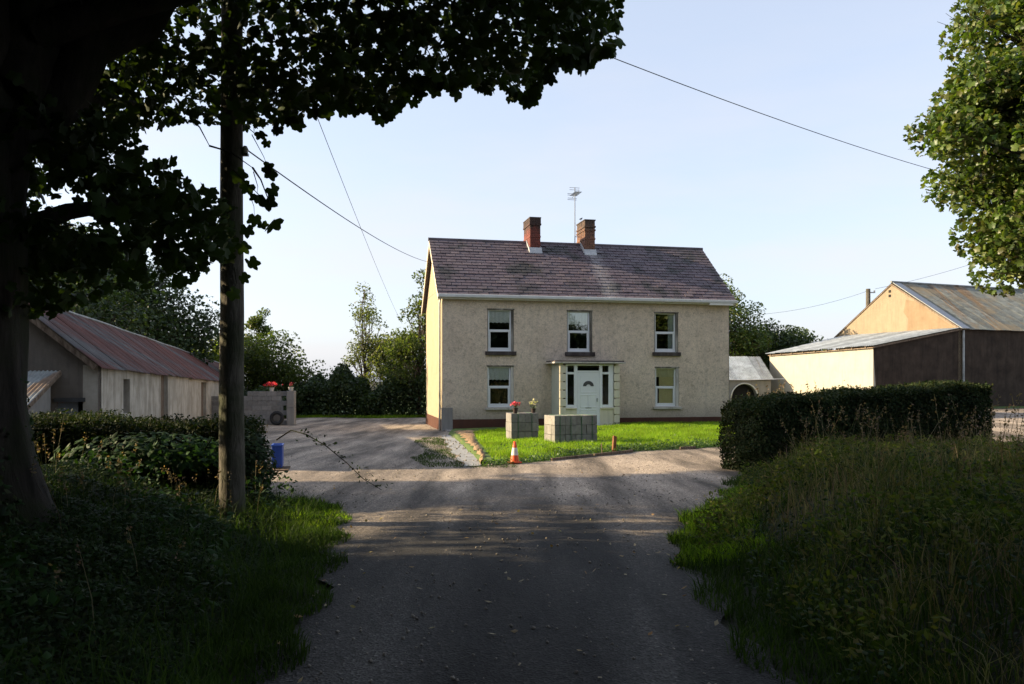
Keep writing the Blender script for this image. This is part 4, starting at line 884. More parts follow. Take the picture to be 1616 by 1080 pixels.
# ------------------------------------------------------------------ packs of concrete blocks on the lawn
def block_pack(name, loc, rz, nc, nr, nd, bw, bh, bd, label):
    e_ = empty(name, loc, rz, label, 'block pack', 'strapped packs of concrete blocks on the lawn')
    me = MB().box(.004, .004, .003, bw-.004, bd-.004, bh-.003).mesh('block', M['block'])
    for r_ in range(nr):
        for c in range(nc):
            for d_ in range(nd):
                if 0 < c < nc-1 and 0 < d_ < nd-1 and r_ < nr-1: continue
                o = link('block', me, e_); o.location = (c*bw+random.uniform(-.006, .006), d_*bd+random.uniform(-.006, .006), r_*bh+random.uniform(0, .004)+(.004*r_)); o.rotation_euler = (random.uniform(-.012, .012), random.uniform(-.012, .012), random.uniform(-.02, .02))
    for k in range(1, nc, 2):
        x = k*bw
        m = MB(); t = .012
        m.box(x-.006, -t-.006, .02, x+.006, -.008, nr*bh); m.box(x-.006, -t-.006, nr*bh+.012, x+.006, nd*bd+.02, nr*bh+.018); m.build('strap', M['strap'], e_)
    return e_
def lz(x, y): return float(lawn_z(np.array(x), np.array(y)))
block_pack('block_pack', (1.20, 22.3, lz(1.2, 22.3)-.04), R(21), 8, 3, 3, .168, .268, .25, 'larger pack of grey concrete blocks, three high, in front of the porch')
block_pack('block_pack', (-.02, 24.0, lz(0, 24)-.03), R(14), 4, 3, 3, .215, .275, .24, 'smaller pack of grey concrete blocks carrying the flower pots')
flower_pot((.10, 24.25, lz(0, 24)+.80), .085, .17, M['pot'], M['pink'], 45, .07, .18, 'dark pot of pink red flowers on the smaller block pack', 40, 5, psize=.06)
flower_pot((.66, 24.5, lz(0, 24)+.80), .075, .14, M['pot'], M['cream'], 22, .08, .24, 'dark pot of pale yellow flowers on the smaller block pack', 40, 6, M['laurel'], psize=.045)
# traffic cone
cn = empty('traffic_cone', (.06, 17.45, float(base(0, 17.45))+.03), .3, 'orange and white traffic cone at the lawn corner', 'cone')
MB().box(-.13, -.13, 0, .13, .13, .03).build('base', M['cone_o'], cn, bev=.01)
def cr(z): return .105-.075*z/.47
for n_, a, b_, mt in (('lower_band', .03, .17, 'cone_o'), ('white_sleeve', .171, .335, 'cone_w'), ('top_band', .336, .47, 'cone_o')):
    pr = [(cr(a)+(.002 if n_ == 'white_sleeve' else 0), a), (cr(b_)+(.002 if n_ == 'white_sleeve' else 0), b_)]
    if n_ == 'top_band': pr += [(cr(b_)-.012, b_), (cr(b_)-.014, b_-.05)]
    MB().lathe(pr, 20).build(n_, M[mt], cn, smooth=True)
# stakes and timber edging along the lawn
s1 = MB(); s1.box(-.045, -.04, -.1, .045, .04, .42); s1.v[4] = (-.04, -.04, .46); o = s1.build('wooden_stake', M['stake'], bev=.006); o.location = (2.60, 20.25, float(base(2.6, 20.25))+.03); o.rotation_euler = (.03, .05, .3); tag(o, 'thick reddish brown wooden stake at the edge of the lawn', 'stake')
s1 = MB(); s1.tube([(0, 0, -.1), (-.03, 0, .28)], .014, 6); o = s1.build('wooden_stake', M['plank']); o.location = (2.27, 19.85, float(base(2.3, 19.85))+.03); tag(o, 'thin pale stick standing left of the thick stake', 'stake')
for (xa, xb, lab) in ((.9, 1.95, 'low timber edging board left of the stakes on the lawn edge'), (2.0, 3.15, 'low timber edging board at the foot of the stakes'), (4.6, 5.1, 'short loose timber board on the lawn edge near the right hedge')):
    ya, yb = float(lawn_front(xa))-.1, float(lawn_front(xb))-.1; m = MB(); p = Vector((xa, ya, float(base(xa, ya))+.045)); q = Vector((xb, yb, float(base(xb, yb))+.045)); m.beam(p, q, .05, .07)
    loc = p; o = m.build('edging_board', M['plank'], bev=.006); tag(o, lab, 'board')
# blue plastic drum behind the left hedge
bd_ = empty('blue_crate', (-4.66, 16.1, float(base(-5, 16.1))), R(12), 'tall blue plastic crate on a dark pallet behind the left hedge', 'crate')
m = MB(); m.box(-.32, -.2, .06, .0, .2, .1); m.box(-.32, -.2, .1, .005, -.18, .55); m.box(-.32, .18, .1, .005, .2, .55); m.box(-.32, -.18, .1, -.30, .18, .55); m.box(-.015, -.18, .1, .005, .18, .55); m.build('shell', M['blue'], bd_, bev=.01)
m = MB(); m.box(-.34, -.22, .55, .025, -.175, .585); m.box(-.34, .175, .55, .025, .22, .585); m.box(-.34, -.175, .55, -.295, .175, .585); m.box(-.02, -.175, .55, .025, .175, .585); m.build('rim', M['blue'], bd_, bev=.008)
for xx in (-.22, -.1): MB().box(xx-.012, -.212, .1, xx+.012, -.201, .55).build('rib', M['blue'], bd_)
pl = empty('pallet', (-4.62, 16.0, float(base(-4.85, 16.0))), R(12), 'dark weathered timber pallet under the blue crate', 'pallet')
for k in range(4): MB().box(-.55, -.35+k*.2, .03, .12, -.22+k*.2, .055).build('slat', M['plank'], pl)
for k in range(3): MB().box(-.55+k*.29, -.35, .0, -.47+k*.29, .38, .028).build('bearer', M['plank'], pl)
bd_.location.z += .02; bd_.scale = (.62, 1, .88)

# ------------------------------------------------------------------ utility poles and wires
up = empty('utility_pole', (-3.36, 9.5, float(ground(-3.36, 9.5))-.1), 0, 'tall weathered wooden utility pole beside the left hedge', 'utility pole')
m = MB(); rd = [.155, .15, .148, .142, .137, .132, .126, .12, .115]; zs = [0, .35, .8, 1.6, 2.6, 3.8, 5.2, 6.6, 8.0]
m.tube([(.004*math.sin(z*3), .004*math.cos(z*2), z) for z in zs], rd, 20); m.build('shaft', M['pole'], up, smooth=True)
m = MB(); m.box(-.06, -.55, 7.1, .06, .55, 7.2); m.build('crossarm', M['pole'], up)
for y in (-.4, .4): MB().lathe([(0, 0), (.03, 0), (.045, .04), (.03, .07), (.04, .1), (.02, .13), (0, .13)], 12, (0, y, 7.2)).build('insulator', M['potw'], up, smooth=True)
MB().lathe([(0, 0), (.03, 0), (.04, .05), (.02, .09), (0, .09)], 12, (.16, 0, 4.5)).build('insulator', M['potw'], up, smooth=True)
MB().box(.1, -.02, 4.47, .2, .02, 4.5).build('bracket', M['metal'], up)
def wire(p, q, sag, r_, label, name='overhead_wire'):
    p, q = Vector(p), Vector(q); pts = [p.lerp(q, i/24)-Vector((0, 0, 4*sag*(i/24)*(1-i/24))) for i in range(25)]
    loc = p; m = MB().tube([a-loc for a in pts], r_, 5); o = m.build(name, M['wire']); o.location = loc; return tag(o, label, 'wire')
gz = float(ground(-3.36, 9.5))-.1
wire((-3.2, 9.5, gz+4.56), (-3.63, 34.6, 6.75), .22, .009, 'dark service cable from the near pole to the left gable of the house')
wire((-3.3, 9.85, gz+7.33), (-8.6, 62, 6.0), .3, .007, 'faint overhead wire running away from the pole behind the trees left of the house')
wire((-3.36, 9.1, gz+7.33), (22.0, 31.0, 8.6), .55, .008, 'overhead wire crossing the open sky from the left canopy to the right tree')
fp = empty('utility_pole', (25.4, 56.5, -.2), 0, 'distant utility pole standing behind the ochre barn gable', 'utility pole')
MB().tube([(0, 0, 0), (0, 0, 8.3)], [.2, .15], 10).build('shaft', M['pole'], fp); MB().box(0, -.03, 8.0, .5, .03, 8.08).build('bracket', M['metal'], fp); MB().lathe([(0, 0), (.05, 0), (.07, .08), (0, .15)], 8, (.45, 0, 8.08)).build('insulator', M['potw'], fp)
wire((25.5, 56.5, 8.0), (17.0, 57.5, 6.3), .35, .010, 'sagging wire from the distant pole down towards the back of the house')
wire((25.9, 56.5, 8.1), (40, 58, 12.5), .4, .011, 'wire rising from the distant pole past the barn gable to the right tree')
# ------------------------------------------------------------------ trees
def limb_pts(p, q, r, sag=.1, n=6, wob=.06):
    p, q = np.array(p, float), np.array(q, float); L_ = np.linalg.norm(q-p); t = np.linspace(0, 1, n)[:, None]
    pts = p+(q-p)*t; pts[:, 2] += sag*L_*np.sin(np.pi*t[:, 0])
    pts[1:-1] += r.normal(size=(n-2, 3))*wob*L_*.5; return [tuple(x) for x in pts]
def tree(name, loc, h, trunk_r, blobs, nleaf, size, leaf, label, seed=1, bark_='bark2', group=None, nclump=46, tmpl='clump', trunk_top=.7, lean=(0, 0), spread=.33, shell=.55, cat='tree', twigs=True):
    """blobs: list of (cx,cy,cz,rx,ry,rz) relative to the foot"""
    r = np.random.default_rng(seed); e = empty(name, loc, 0, label, cat, group)
    m = MB(); top = (lean[0], lean[1], h*trunk_top); tp = limb_pts((0, 0, -.3), top, r, 0, 8, .02); rad = [trunk_r*(1.35 if i == 0 else 1)*(1-.82*i/7) for i in range(8)]
    m.tube(tp, rad, 10); m.build('trunk', M[bark_], e, smooth=True)
    vol = np.array([b[3]*b[4]*b[5] for b in blobs]); pr = vol**.8/(vol**.8).sum(); cl = []
    for i in range(nclump):
        b = blobs[r.choice(len(blobs), p=pr)]; d = unit(r.normal(size=3)); q = r.uniform(shell, .95)
        cl.append(np.array(b[:3])+d*np.array(b[3:])*q)
    cl = np.array(cl); mb = MB()
    for c in cl:
        z = min(max(c[2]*.55, h*.12), h*trunk_top*.96); k = z/(h*trunk_top); st = np.array(tp[min(7, int(k*7))])+(np.array(tp[min(7, int(k*7)+1)])-np.array(tp[min(7, int(k*7))]))*(k*7-int(k*7))
        rr = max(trunk_r*.34*(1-k*.6), .02); pts = limb_pts(st, c, r, .06, 6, .07); mb.tube(pts, [rr*(1-.85*i/5)+.006 for i in range(6)], 5, False)
        if twigs:
            for _ in range(2):
                q = c+r.normal(size=3)*.16*min(b[3:]); mb.tube([pts[3], q], [rr*.35+.004, .006], 4, False)
    mb.build('limbs', M[bark_], e, smooth=True)
    mean = np.mean([np.cbrt(b[3]*b[4]*b[5]) for b in blobs])
    w_ = r.uniform(.5, 1.5, len(cl)); pick = r.choice(len(cl), size=nleaf, p=w_/w_.sum()); g_ = r.normal(size=(nleaf, 3)); g_ *= np.minimum(1, 1.7/np.linalg.norm(g_, axis=1, keepdims=True)); P = cl[pick]+g_*(mean*spread)*np.array([1, 1, .75])
    nrm = unit(r.normal(size=(nleaf, 3))+np.array([0, 0, .9])); foliage('crown', P, size, M[leaf], e, tmpl, nrm, r, world=False); return e
def G(x, y): return float(ground(np.array(float(x)), np.array(float(y))))
# background left, behind the long shed
tree('broadleaf_tree', (-23.5, 42, -.5), 11, .35, [(0, 0, 6.6, 4.6, 4, 3.6), (3.4, 0, 6.0, 3, 3, 2.8), (5.9, 0, 5.0, 2.4, 2.2, 2.2), (-3.5, 0, 6.5, 3.5, 3, 3.2)], 42000, .16, 'leaf_dark', 'large dark broadleaf tree rising behind the long rusty roofed shed', 21, nclump=140, spread=.26)
tree('broadleaf_tree', (-31, 44, -.5), 13, .4, [(0, 0, 7.5, 5, 4, 4.6), (3, 0, 9, 3, 3, 3)], 20000, .19, 'leaf_dark', 'tall dark tree at the far left behind the trunk and shed roof', 22, nclump=90)
tree('broadleaf_tree', (-17.8, 31, -.5), 7, .3, [(0, 0, 4.6, 3.0, 2.6, 2.6), (-2.6, .5, 5.2, 2.6, 2.2, 2.6)], 12000, .15, 'leaf_dark', 'shadowy tree close behind the middle of the long shed', 23, nclump=60)
tree('lime_green_shrub', (-24.6, 62, -.5), 5.4, .15, [(0, 0, 3.3, 2.3, 2, 2.0), (1.6, 0, 3.9, 1.4, 1.4, 1.4)], 9000, .15, 'leaf_lime', 'bright lime green tree top beyond the far end of the long shed', 24, nclump=40, cat='tree')
tree('slender_tree', (-18.0, 56, -.5), 7.6, .12, [(0, 0, 4.6, 1.0, 1.0, 2.4), (.3, 0, 6.2, .8, .8, 1.0)], 3600, .14, 'leaf_mid', 'slender thin leaved tree just right of the utility pole', 25, nclump=34, trunk_top=.9, spread=.25)
tree('bushy_tree', (-14.4, 47, -.5), 5.2, .2, [(0, 0, 3.0, 2.1, 1.8, 1.9), (1.6, 0, 2.2, 1.7, 1.5, 1.7), (-1.4, 0, 2.4, 1.4, 1.3, 1.5)], 12000, .13, 'leaf_mid', 'round green bushy tree behind the block wall with flowers', 26, nclump=60)
tree('birch_tree', (-9.1, 49, -.5), 8.2, .09, [(0, 0, 5.4, 1.2, 1.1, 2.1), (.3, 0, 3.4, 1.5, 1.4, 1.5), (-.1, 0, 7.1, .55, .5, .9)], 3900, .115, 'leaf_pale', 'tall airy pale leaved tree standing alone left of the house', 27, nclump=54, trunk_top=.93, spread=.26)
tree('ash_tree', (-5.2, 45, -.5), 8.6, .14, [(0, 0, 4.8, 1.25, 1.3, 2.2), (.5, 0, 7.0, .9, 1.0, 1.4), (-.8, 0, 2.9, 1.2, 1.2, 1.5)], 7600, .12, 'leaf_mid', 'leafy tree pressed against the left gable end of the house', 28, nclump=60, spread=.27)
tree('small_tree', (-7.1, 48, -.5), 5.6, .1, [(0, 0, 3.2, 1.7, 1.2, 2.0), (.6, 0, 4.4, 1.0, 1, 1.1)], 6500, .13, 'leaf_pale', 'low pale tree between the airy tree and the gable', 29, nclump=30)
def bank_bush(name, x0, x1, y, h, n, leaf, label, seed, cat='shrub', dy=1.6, size=.13):
    r = np.random.default_rng(seed); e = empty(name, ((x0+x1)/2, y, -.5), 0, label, cat); w_ = (x1-x0)/2
    x = r.uniform(-1, 1, n); hh = h*(.78+.22*np.sin(x*7+seed)*np.sin(x*3.1+1))*np.sqrt(np.clip(1-np.abs(x)**6, 0, 1)); yy = r.uniform(-1, 1, n); z = hh*np.where(r.random(n) < .35, 1-np.abs(r.normal(size=n))*.06, r.random(n)**.8)*np.sqrt(np.clip(1-.5*yy*yy, 0, 1))
    P = np.stack([x*w_, yy*dy, z], 1)+r.normal(size=(n, 3))*.09; foliage('leaves', P, size, M[leaf], e, 'clump', unit(r.normal(size=(n, 3))+[0, -.3, .6]), r, False)
    m = MB()
    for i in range(int(w_*5)):
        xx = r.uniform(-w_, w_)*.95; m.tube(limb_pts((xx, 0, -.2), (xx+r.normal()*.4, r.normal()*.5, h*.8), r, 0, 5, .05), [.05, .04, .03, .02, .008], 5, False)
    m.build('stems', M['bark2'], e); return e
bank_bush('overgrown_hedge', -12.6, -8.2, 45.8, 3.0, 15000, 'leaf_dark', 'dark overgrown hedge right of the block wall pier', 31)
bank_bush('overgrown_hedge', -8.6, -2.0, 45.6, 2.9, 17000, 'leaf_dark', 'dark thicket at the foot of the trees beside the house gable', 32)
bank_bush('overgrown_hedge', -20, -12.2, 43.5, 2.2, 12000, 'leaf_dark', 'shadowed hedge behind the block wall and shed end', 33)
# right of and behind the house
tree('broadleaf_tree', (14.2, 56, -.5), 11, .3, [(0, 0, 5.9, 3.5, 2.6, 2.9), (-1.2, 0, 8.3, 2.2, 1.9, 1.8), (1.8, 0, 4.3, 2.2, 1.9, 1.9)], 22000, .14, 'leaf_syc', 'broad tree showing behind the right roof slope of the house', 34, nclump=90, spread=.26)
tree('broadleaf_tree', (17.5, 58, -.5), 6.4, .25, [(0, 0, 4.0, 3.0, 2.5, 2.0), (-3, 0, 3.4, 2.4, 2, 1.8), (2.6, 0, 3.9, 2.3, 2, 1.7)], 17000, .15, 'leaf_dark', 'dark rounded trees behind the small tin roofed shed', 35, nclump=70)
tree('broadleaf_tree', (22.3, 62, -.5), 6.6, .2, [(0, 0, 4.0, 2.4, 2, 1.9), (-1.6, 0, 3.6, 1.9, 2, 1.7)], 10000, .15, 'leaf_mid', 'green tree behind the left corner of the cream lean-to roof', 36, nclump=46)
tree('shade_tree', (-26, 14.6, .0), 18, .35, [(0, 0, 12.9, 4.6, 2.4, 3.0)], 9000, .38, 'leaf_dark', 'unseen tall high crowned tree left of the yard, added to shade the right hedge end', 42, nclump=70, trunk_top=.8)  # added out of view, crown height set by where its shadow falls
# large sycamore at the right edge
tree('sycamore_tree', (17.2, 20.5, -.1), 14, .4, [(0, 0, 7.8, 6.0, 4.5, 3.6), (-.4, 0, 10.5, 5.0, 4, 3.0), (-.5, -.6, 5.3, 5.0, 3.5, 1.9), (-3.4, -.5, 7.6, 3.6, 2.6, 2.2), (-2.4, -1.0, 4.5, 2.9, 2, 1.1), (-3.2, -.6, 10.0, 2.4, 2, 1.8)], 85000, .165, 'leaf_syc', 'large leafy sycamore on the right edge, lit by low sun', 37, bark_='bark', nclump=300, tmpl='syc', spread=.165, shell=.72)

# trees that line the lane outside the picture; they shade the lane and mirror in the windows
src = tree('roadside_tree', (-17, 1, .2), 12, .35, [(0, 0, 6.3, 4.8, 4.2, 4.8), (0, 0, 3.2, 4.2, 4, 2.6), (0, .5, 9.2, 3.4, 3.2, 2.6)], 15000, .38, 'leaf_dark', 'tall dense tree lining the lane outside the picture', 41, nclump=120, spread=.3, group='trees lining the lane outside the picture')
spots = [(-20, 4.5, .95, 1.3), (-13.5, -6, .95, 2.2), (-24, -1.5, 1.1, .4), (-19.5, -8.5, 1.05, 3.1), (-13.0, 5.0, .62, 5.2), (-31, 4, 1.05, 2.7), (-25, 4.2, 1.0, .9), (-15, -1.5, .8, .2), (-12, -13, .9, 2.9), (-16, -18, 1, 4.1), (-5, -8, .8, 1), (4, -13, .85, 3), (-9, -3, .6, 4), (-6.5, -15, .85, 1.9), (12, -11, .9, 4.4), (8.5, -3.5, .7, 5.5), (15, 1, .8, 1.1),
         (-2, -24, .74, .7), (5.5, -25, .70, 2.0), (13, -22, .6, 3.3), (20, -20, .58, 4.9), (-10, -26, .8, 5.9), (28, -16, .68, .3), (35, -9, .55, 1.7), (24, -24, .72, 2.2), (33, -15, .66, 3.2), (41, -6, .5, .7), (40, -14, .6, 2.6), (47, -3, .55, 4.6)]
for (x, y, s, rz) in spots:
    c = src.copy(); COL.objects.link(c); c.location = (x, y, .1); c.rotation_euler = (0, 0, rz); c.scale = (s, s, s)
    for ch in src.children:
        d_ = ch.copy(); COL.objects.link(d_); d_.parent = c

# ------------------------------------------------------------------ the near sycamore on the left with boughs over the lane
nt_ = empty('sycamore_tree', (-5.08, 6.7, 0), 0, 'huge dark sycamore trunk at the left edge with boughs hanging over the lane', 'tree')
def rel(P): return np.asarray(P)-np.array([-5.08, 6.7, 0])
m = MB(); n = 26; prof = [(-.3, 1.35), (.15, 1.12), (.5, .98), (.9, .88), (1.4, .82), (2.0, .79), (2.8, .77), (3.6, .78), (4.4, .80), (5.2, .62), (6.5, .5), (8, .38), (10, .22)]
k = 0
for z, r_ in prof:
    for j in range(n):
        t = 2*math.pi*j/n; fl = 1+.10*math.sin(3*t+.6)*max(0, 1-z/1.6)+.05*math.sin(7*t+z)+.03*math.sin(13*t+z*2.1); m.v.append((r_*fl*math.cos(t)+.05*z*.3, r_*fl*math.sin(t), z))
for i in range(len(prof)-1):
    for j in range(n): m.f.append((i*n+j, i*n+(j+1) % n, (i+1)*n+(j+1) % n, (i+1)*n+j))
m.build('trunk', M['bark'], nt_, smooth=True)
limbs = [((-4.6, 6.7, 3.2), (-2.9, 8.3, 6.2), .30, .05), ((-4.4, 6.8, 4.0), (-3.7, 8.0, 7.5), .34, 0), ((-4.2, 6.9, 4.6), (.3, 9.4, 5.9), .15, .12), ((-4.4, 6.9, 5.0), (-.6, 8.6, 7.6), .16, .1), ((-4.6, 7.0, 3.6), (-4.6, 9.8, 5.0), .14, .08),
         ((-4.4, 7, 2.9), (-3.6, 8.4, 3.55), .09, .05), ((-4.7, 6.3, 5), (-1.0, 3.0, 6.6), .2, .1), ((-4.9, 6.5, 5), (-6.5, 2.5, 7), .2, .1), ((-4.9, 7, 5.5), (-8, 9.5, 8), .2, .08), ((-4.4, 6.6, 5.5), (2.0, 6.0, 7.4), .16, .12)]
mb = MB(); rr_ = np.random.default_rng(5)
for p, q, r_, sg in limbs:
    pts = [tuple(rel(np.array(x))) for x in limb_pts(p, q, rr_, sg, 8, .03)]; mb.tube(pts, [r_*(1-.82*i/7)+.008 for i in range(8)], 9, False)
    for _ in range(5 if r_ > .1 else 0):
        a = pts[rr_.integers(3, 8)]; b_ = np.array(a)+rr_.normal(size=3)*[.4, .35, .15]+[0, 0, .15]; mb.tube([a, tuple((np.array(a)+b_)/2+rr_.normal(size=3)*.06), tuple(b_)], [.025, .016, .005], 5, False)
mb.build('limbs', M['bark'], nt_, smooth=True)
# boughs of leaves: the canopy over the lane is a deep layer whose underside rises and falls
r = np.random.default_rng(8)
def under(az):      # height of the canopy underside as a tangent, for a bearing (tangent) from the lane
    px = np.array([-1.3, -.66, -.60, -.52, -.44, -.37, -.343, -.31, -.295, -.245, -.20, -.17, -.15, -.125, -.085, -.055, -.03, .0, .03, .045, .06, .10, .128, .135])
    el = np.array([.10, .14, .22, .30, .325, .325, .315, .325, .330, .354, .356, .346, .342, .376, .374, .378, .366, .366, .368, .395, .408, .412, .415, .46])
    return np.interp(az, px, el)
P = []; 
n = 30000; az = r.uniform(-1.0, .134, n); Yd = r.uniform(7.6, 11.2, n); un = under(az); el = un + r.random(n)**1.25*(.62-un)
X = az*Yd; Z = 1.6+el*Yd; pp = np.stack([X, Yd, Z], 1)
# clumpy: keep leaves near sprig centres
cn_ = 430; ca = r.uniform(-1.0, .132, cn_); cy = r.uniform(7.8, 11, cn_); cu = under(ca); ce = cu+.004+r.random(cn_)*(.60-cu); C = np.stack([ca*cy, cy, 1.6+ce*cy], 1)
pk = r.integers(0, cn_, 9600); gq = r.normal(size=(9600, 3))*[.24, .34, .16]; q = C[pk]+gq
a_ = q[:, 0]/q[:, 1]; e_ = (q[:, 2]-1.6)/q[:, 1]; q = q[(e_ > under(a_)) & (a_ < .137)]
P.append(q); keep = r.random(n) < .11; P.append(pp[keep])
# canopy overhead and behind, shading the lane
n = 16000; d = unit(r.normal(size=(n, 3))); rad_ = r.random(n)**.33; e2 = np.array([-2.8, 3.2, 8.2])+d*rad_[:, None]*np.array([6.8, 6.5, 3.2]); ok = (e2[:, 2] > 4.6) & ((e2[:, 1] < 6.5) | (e2[:, 2] > 1.6+.5*e2[:, 1])); over = e2[ok & ((e2[:, 1] < 1) | (e2[:, 2] > 1.6+.52*np.maximum(e2[:, 1], 0)))]
allP = np.concatenate(P)
# lower bough hanging beside the pole
poly = [(-.75, .30), (-.66, .40), (-.55, .37), (-.49, .315), (-.45, .285), (-.41, .262), (-.375, .245), (-.352, .235), (-.352, .15), (-.39, .125), (-.45, .118), (-.53, .10), (-.60, .075), (-.75, .06)]
def inpoly(x, y, pl_):
    c = np.zeros(len(x), bool); j = len(pl_)-1
    for i in range(len(pl_)):
        xi, yi = pl_[i]; xj, yj = pl_[j]; c ^= ((yi > y) != (yj > y)) & (x < (xj-xi)*(y-yi)/(yj-yi+1e-12)+xi); j = i
    return c
cn_ = 130; ca = r.uniform(-.75, -.352, 900); ce = r.uniform(.06, .40, 900); ok = inpoly(ca, ce, poly); ca, ce = ca[ok][:cn_], ce[ok][:cn_]; cy = r.uniform(6.6, 9.0, len(ca)); C = np.stack([ca*cy, cy, 1.6+ce*cy], 1)
q = C[r.integers(0, len(C), 3400)]+r.normal(size=(3400, 3))*[.14, .3, .11]; a_, e_ = q[:, 0]/q[:, 1], (q[:, 2]-1.6)/q[:, 1]; q = q[inpoly(a_, e_, poly)]
fol = np.concatenate([allP, q])
foliage('foliage', rel(fol), .130, M['leaf_near'], nt_, 'syc', unit(r.normal(size=(len(fol), 3))+[0, -.55, .35]), r, False)
foliage('upper_foliage', rel(over), .34, M['leaf_near'], nt_, 'syc', unit(r.normal(size=(len(over), 3))+[0, 0, 1.2]), r, False)
# single large leaves hanging on the fringe of the boughs
lme = np_mesh('leaf', SYC_T, SYC_F, M['leaf_near_o'])
fringe = []
for i in range(60):      # ragged sprays hanging below the boughs, four leaves each
    a0 = r.uniform(-.30, .128); y = r.uniform(8.2, 10.2); d0 = r.uniform(-.004, .024)
    for k_ in range(4):
        a = a0+r.normal()*.007; e = float(under(a))-d0*r.uniform(.2, 1)+.004; fringe.append((a*y, y, 1.6+e*y, r.uniform(.11, .19)))
# sprays that dangle below the fringe and round the pole
for a, e, y, s in [(-.352, .11, 9, .18), (-.34, .13, 9.2, .16), (-.330, .148, 9.1, .2), (-.325, .205, 9.1, .19), (-.335, .19, 9, .18), (-.315, .195, 9, .15), (-.322, .232, 8.9, .17), (-.333, .245, 9, .19), (-.318, .312, 9, .16), (-.302, .318, 9.2, .15), (-.272, .322, 9.1, .19), (-.276, .333, 9.3, .15), (-.31, .30, 9, .12), (-.345, .26, 9.2, .22), (-.34, .17, 9.3, .2), (-.306, .262, 8.4, .2), (-.31, .268, 8.4, .16), (-.302, .2, 8.0, .24), (-.31, .225, 7.4, .2), (-.302, .24, 7.6, .16),
                     (-.166, .33, 9, .18), (-.152, .342, 9.1, .17), (-.096, .366, 9, .2), (-.068, .364, 9.3, .22), (-.125, .352, 9, .15), (-.17, .345, 9, .16), (-.235, .338, 9.2, .2), (-.215, .342, 9, .18), (.135, .43, 9.4, .2), (.131, .45, 9.2, .22), (.128, .42, 9.1, .2)]:
    fringe.append((a*y, y, 1.6+e*y, s))
for (x, y, z, s) in fringe[:296]:
    o = link('leaf', lme, nt_); o.location = tuple(rel((x, y, z))); v = Vector((random.gauss(0, .6), -1, random.gauss(.2, .5))).normalized(); q_ = v.to_track_quat('Z', 'Y')
    o.rotation_mode = 'QUATERNION'; from mathutils import Quaternion
    o.rotation_quaternion = q_ @ Quaternion((0, 0, 1), math.pi+random.gauss(0, .7)); o.scale = (s, s, s)
m = MB(); mb = m
for a, b_ in (((-3.36, 8.8, 4.2), (-2.75, 8.4, 3.85)), ((-2.75, 8.4, 3.85), (-2.2, 7.2, 3.2)), ((-3.5, 8.6, 4.45), (-3.36, 8.8, 4.2))):
    m.tube([tuple(rel(a)), tuple((rel(a)+rel(b_))/2+[0, 0, .05]), tuple(rel(b_))], [.012, .008, .004], 5, False)
for x, y, z, s in fringe[::3]:
    p = rel((x, y, z)); q_ = p+[r.normal()*.12-.08, r.normal()*.1, r.uniform(.2, .42)]; m.tube([tuple(p), tuple((p+q_)/2+[.03, 0, -.03]), tuple(q_)], [.002, .004, .006], 4, False)
tag(m.build('twigs', M['bark'], nt_), kind='stuff')

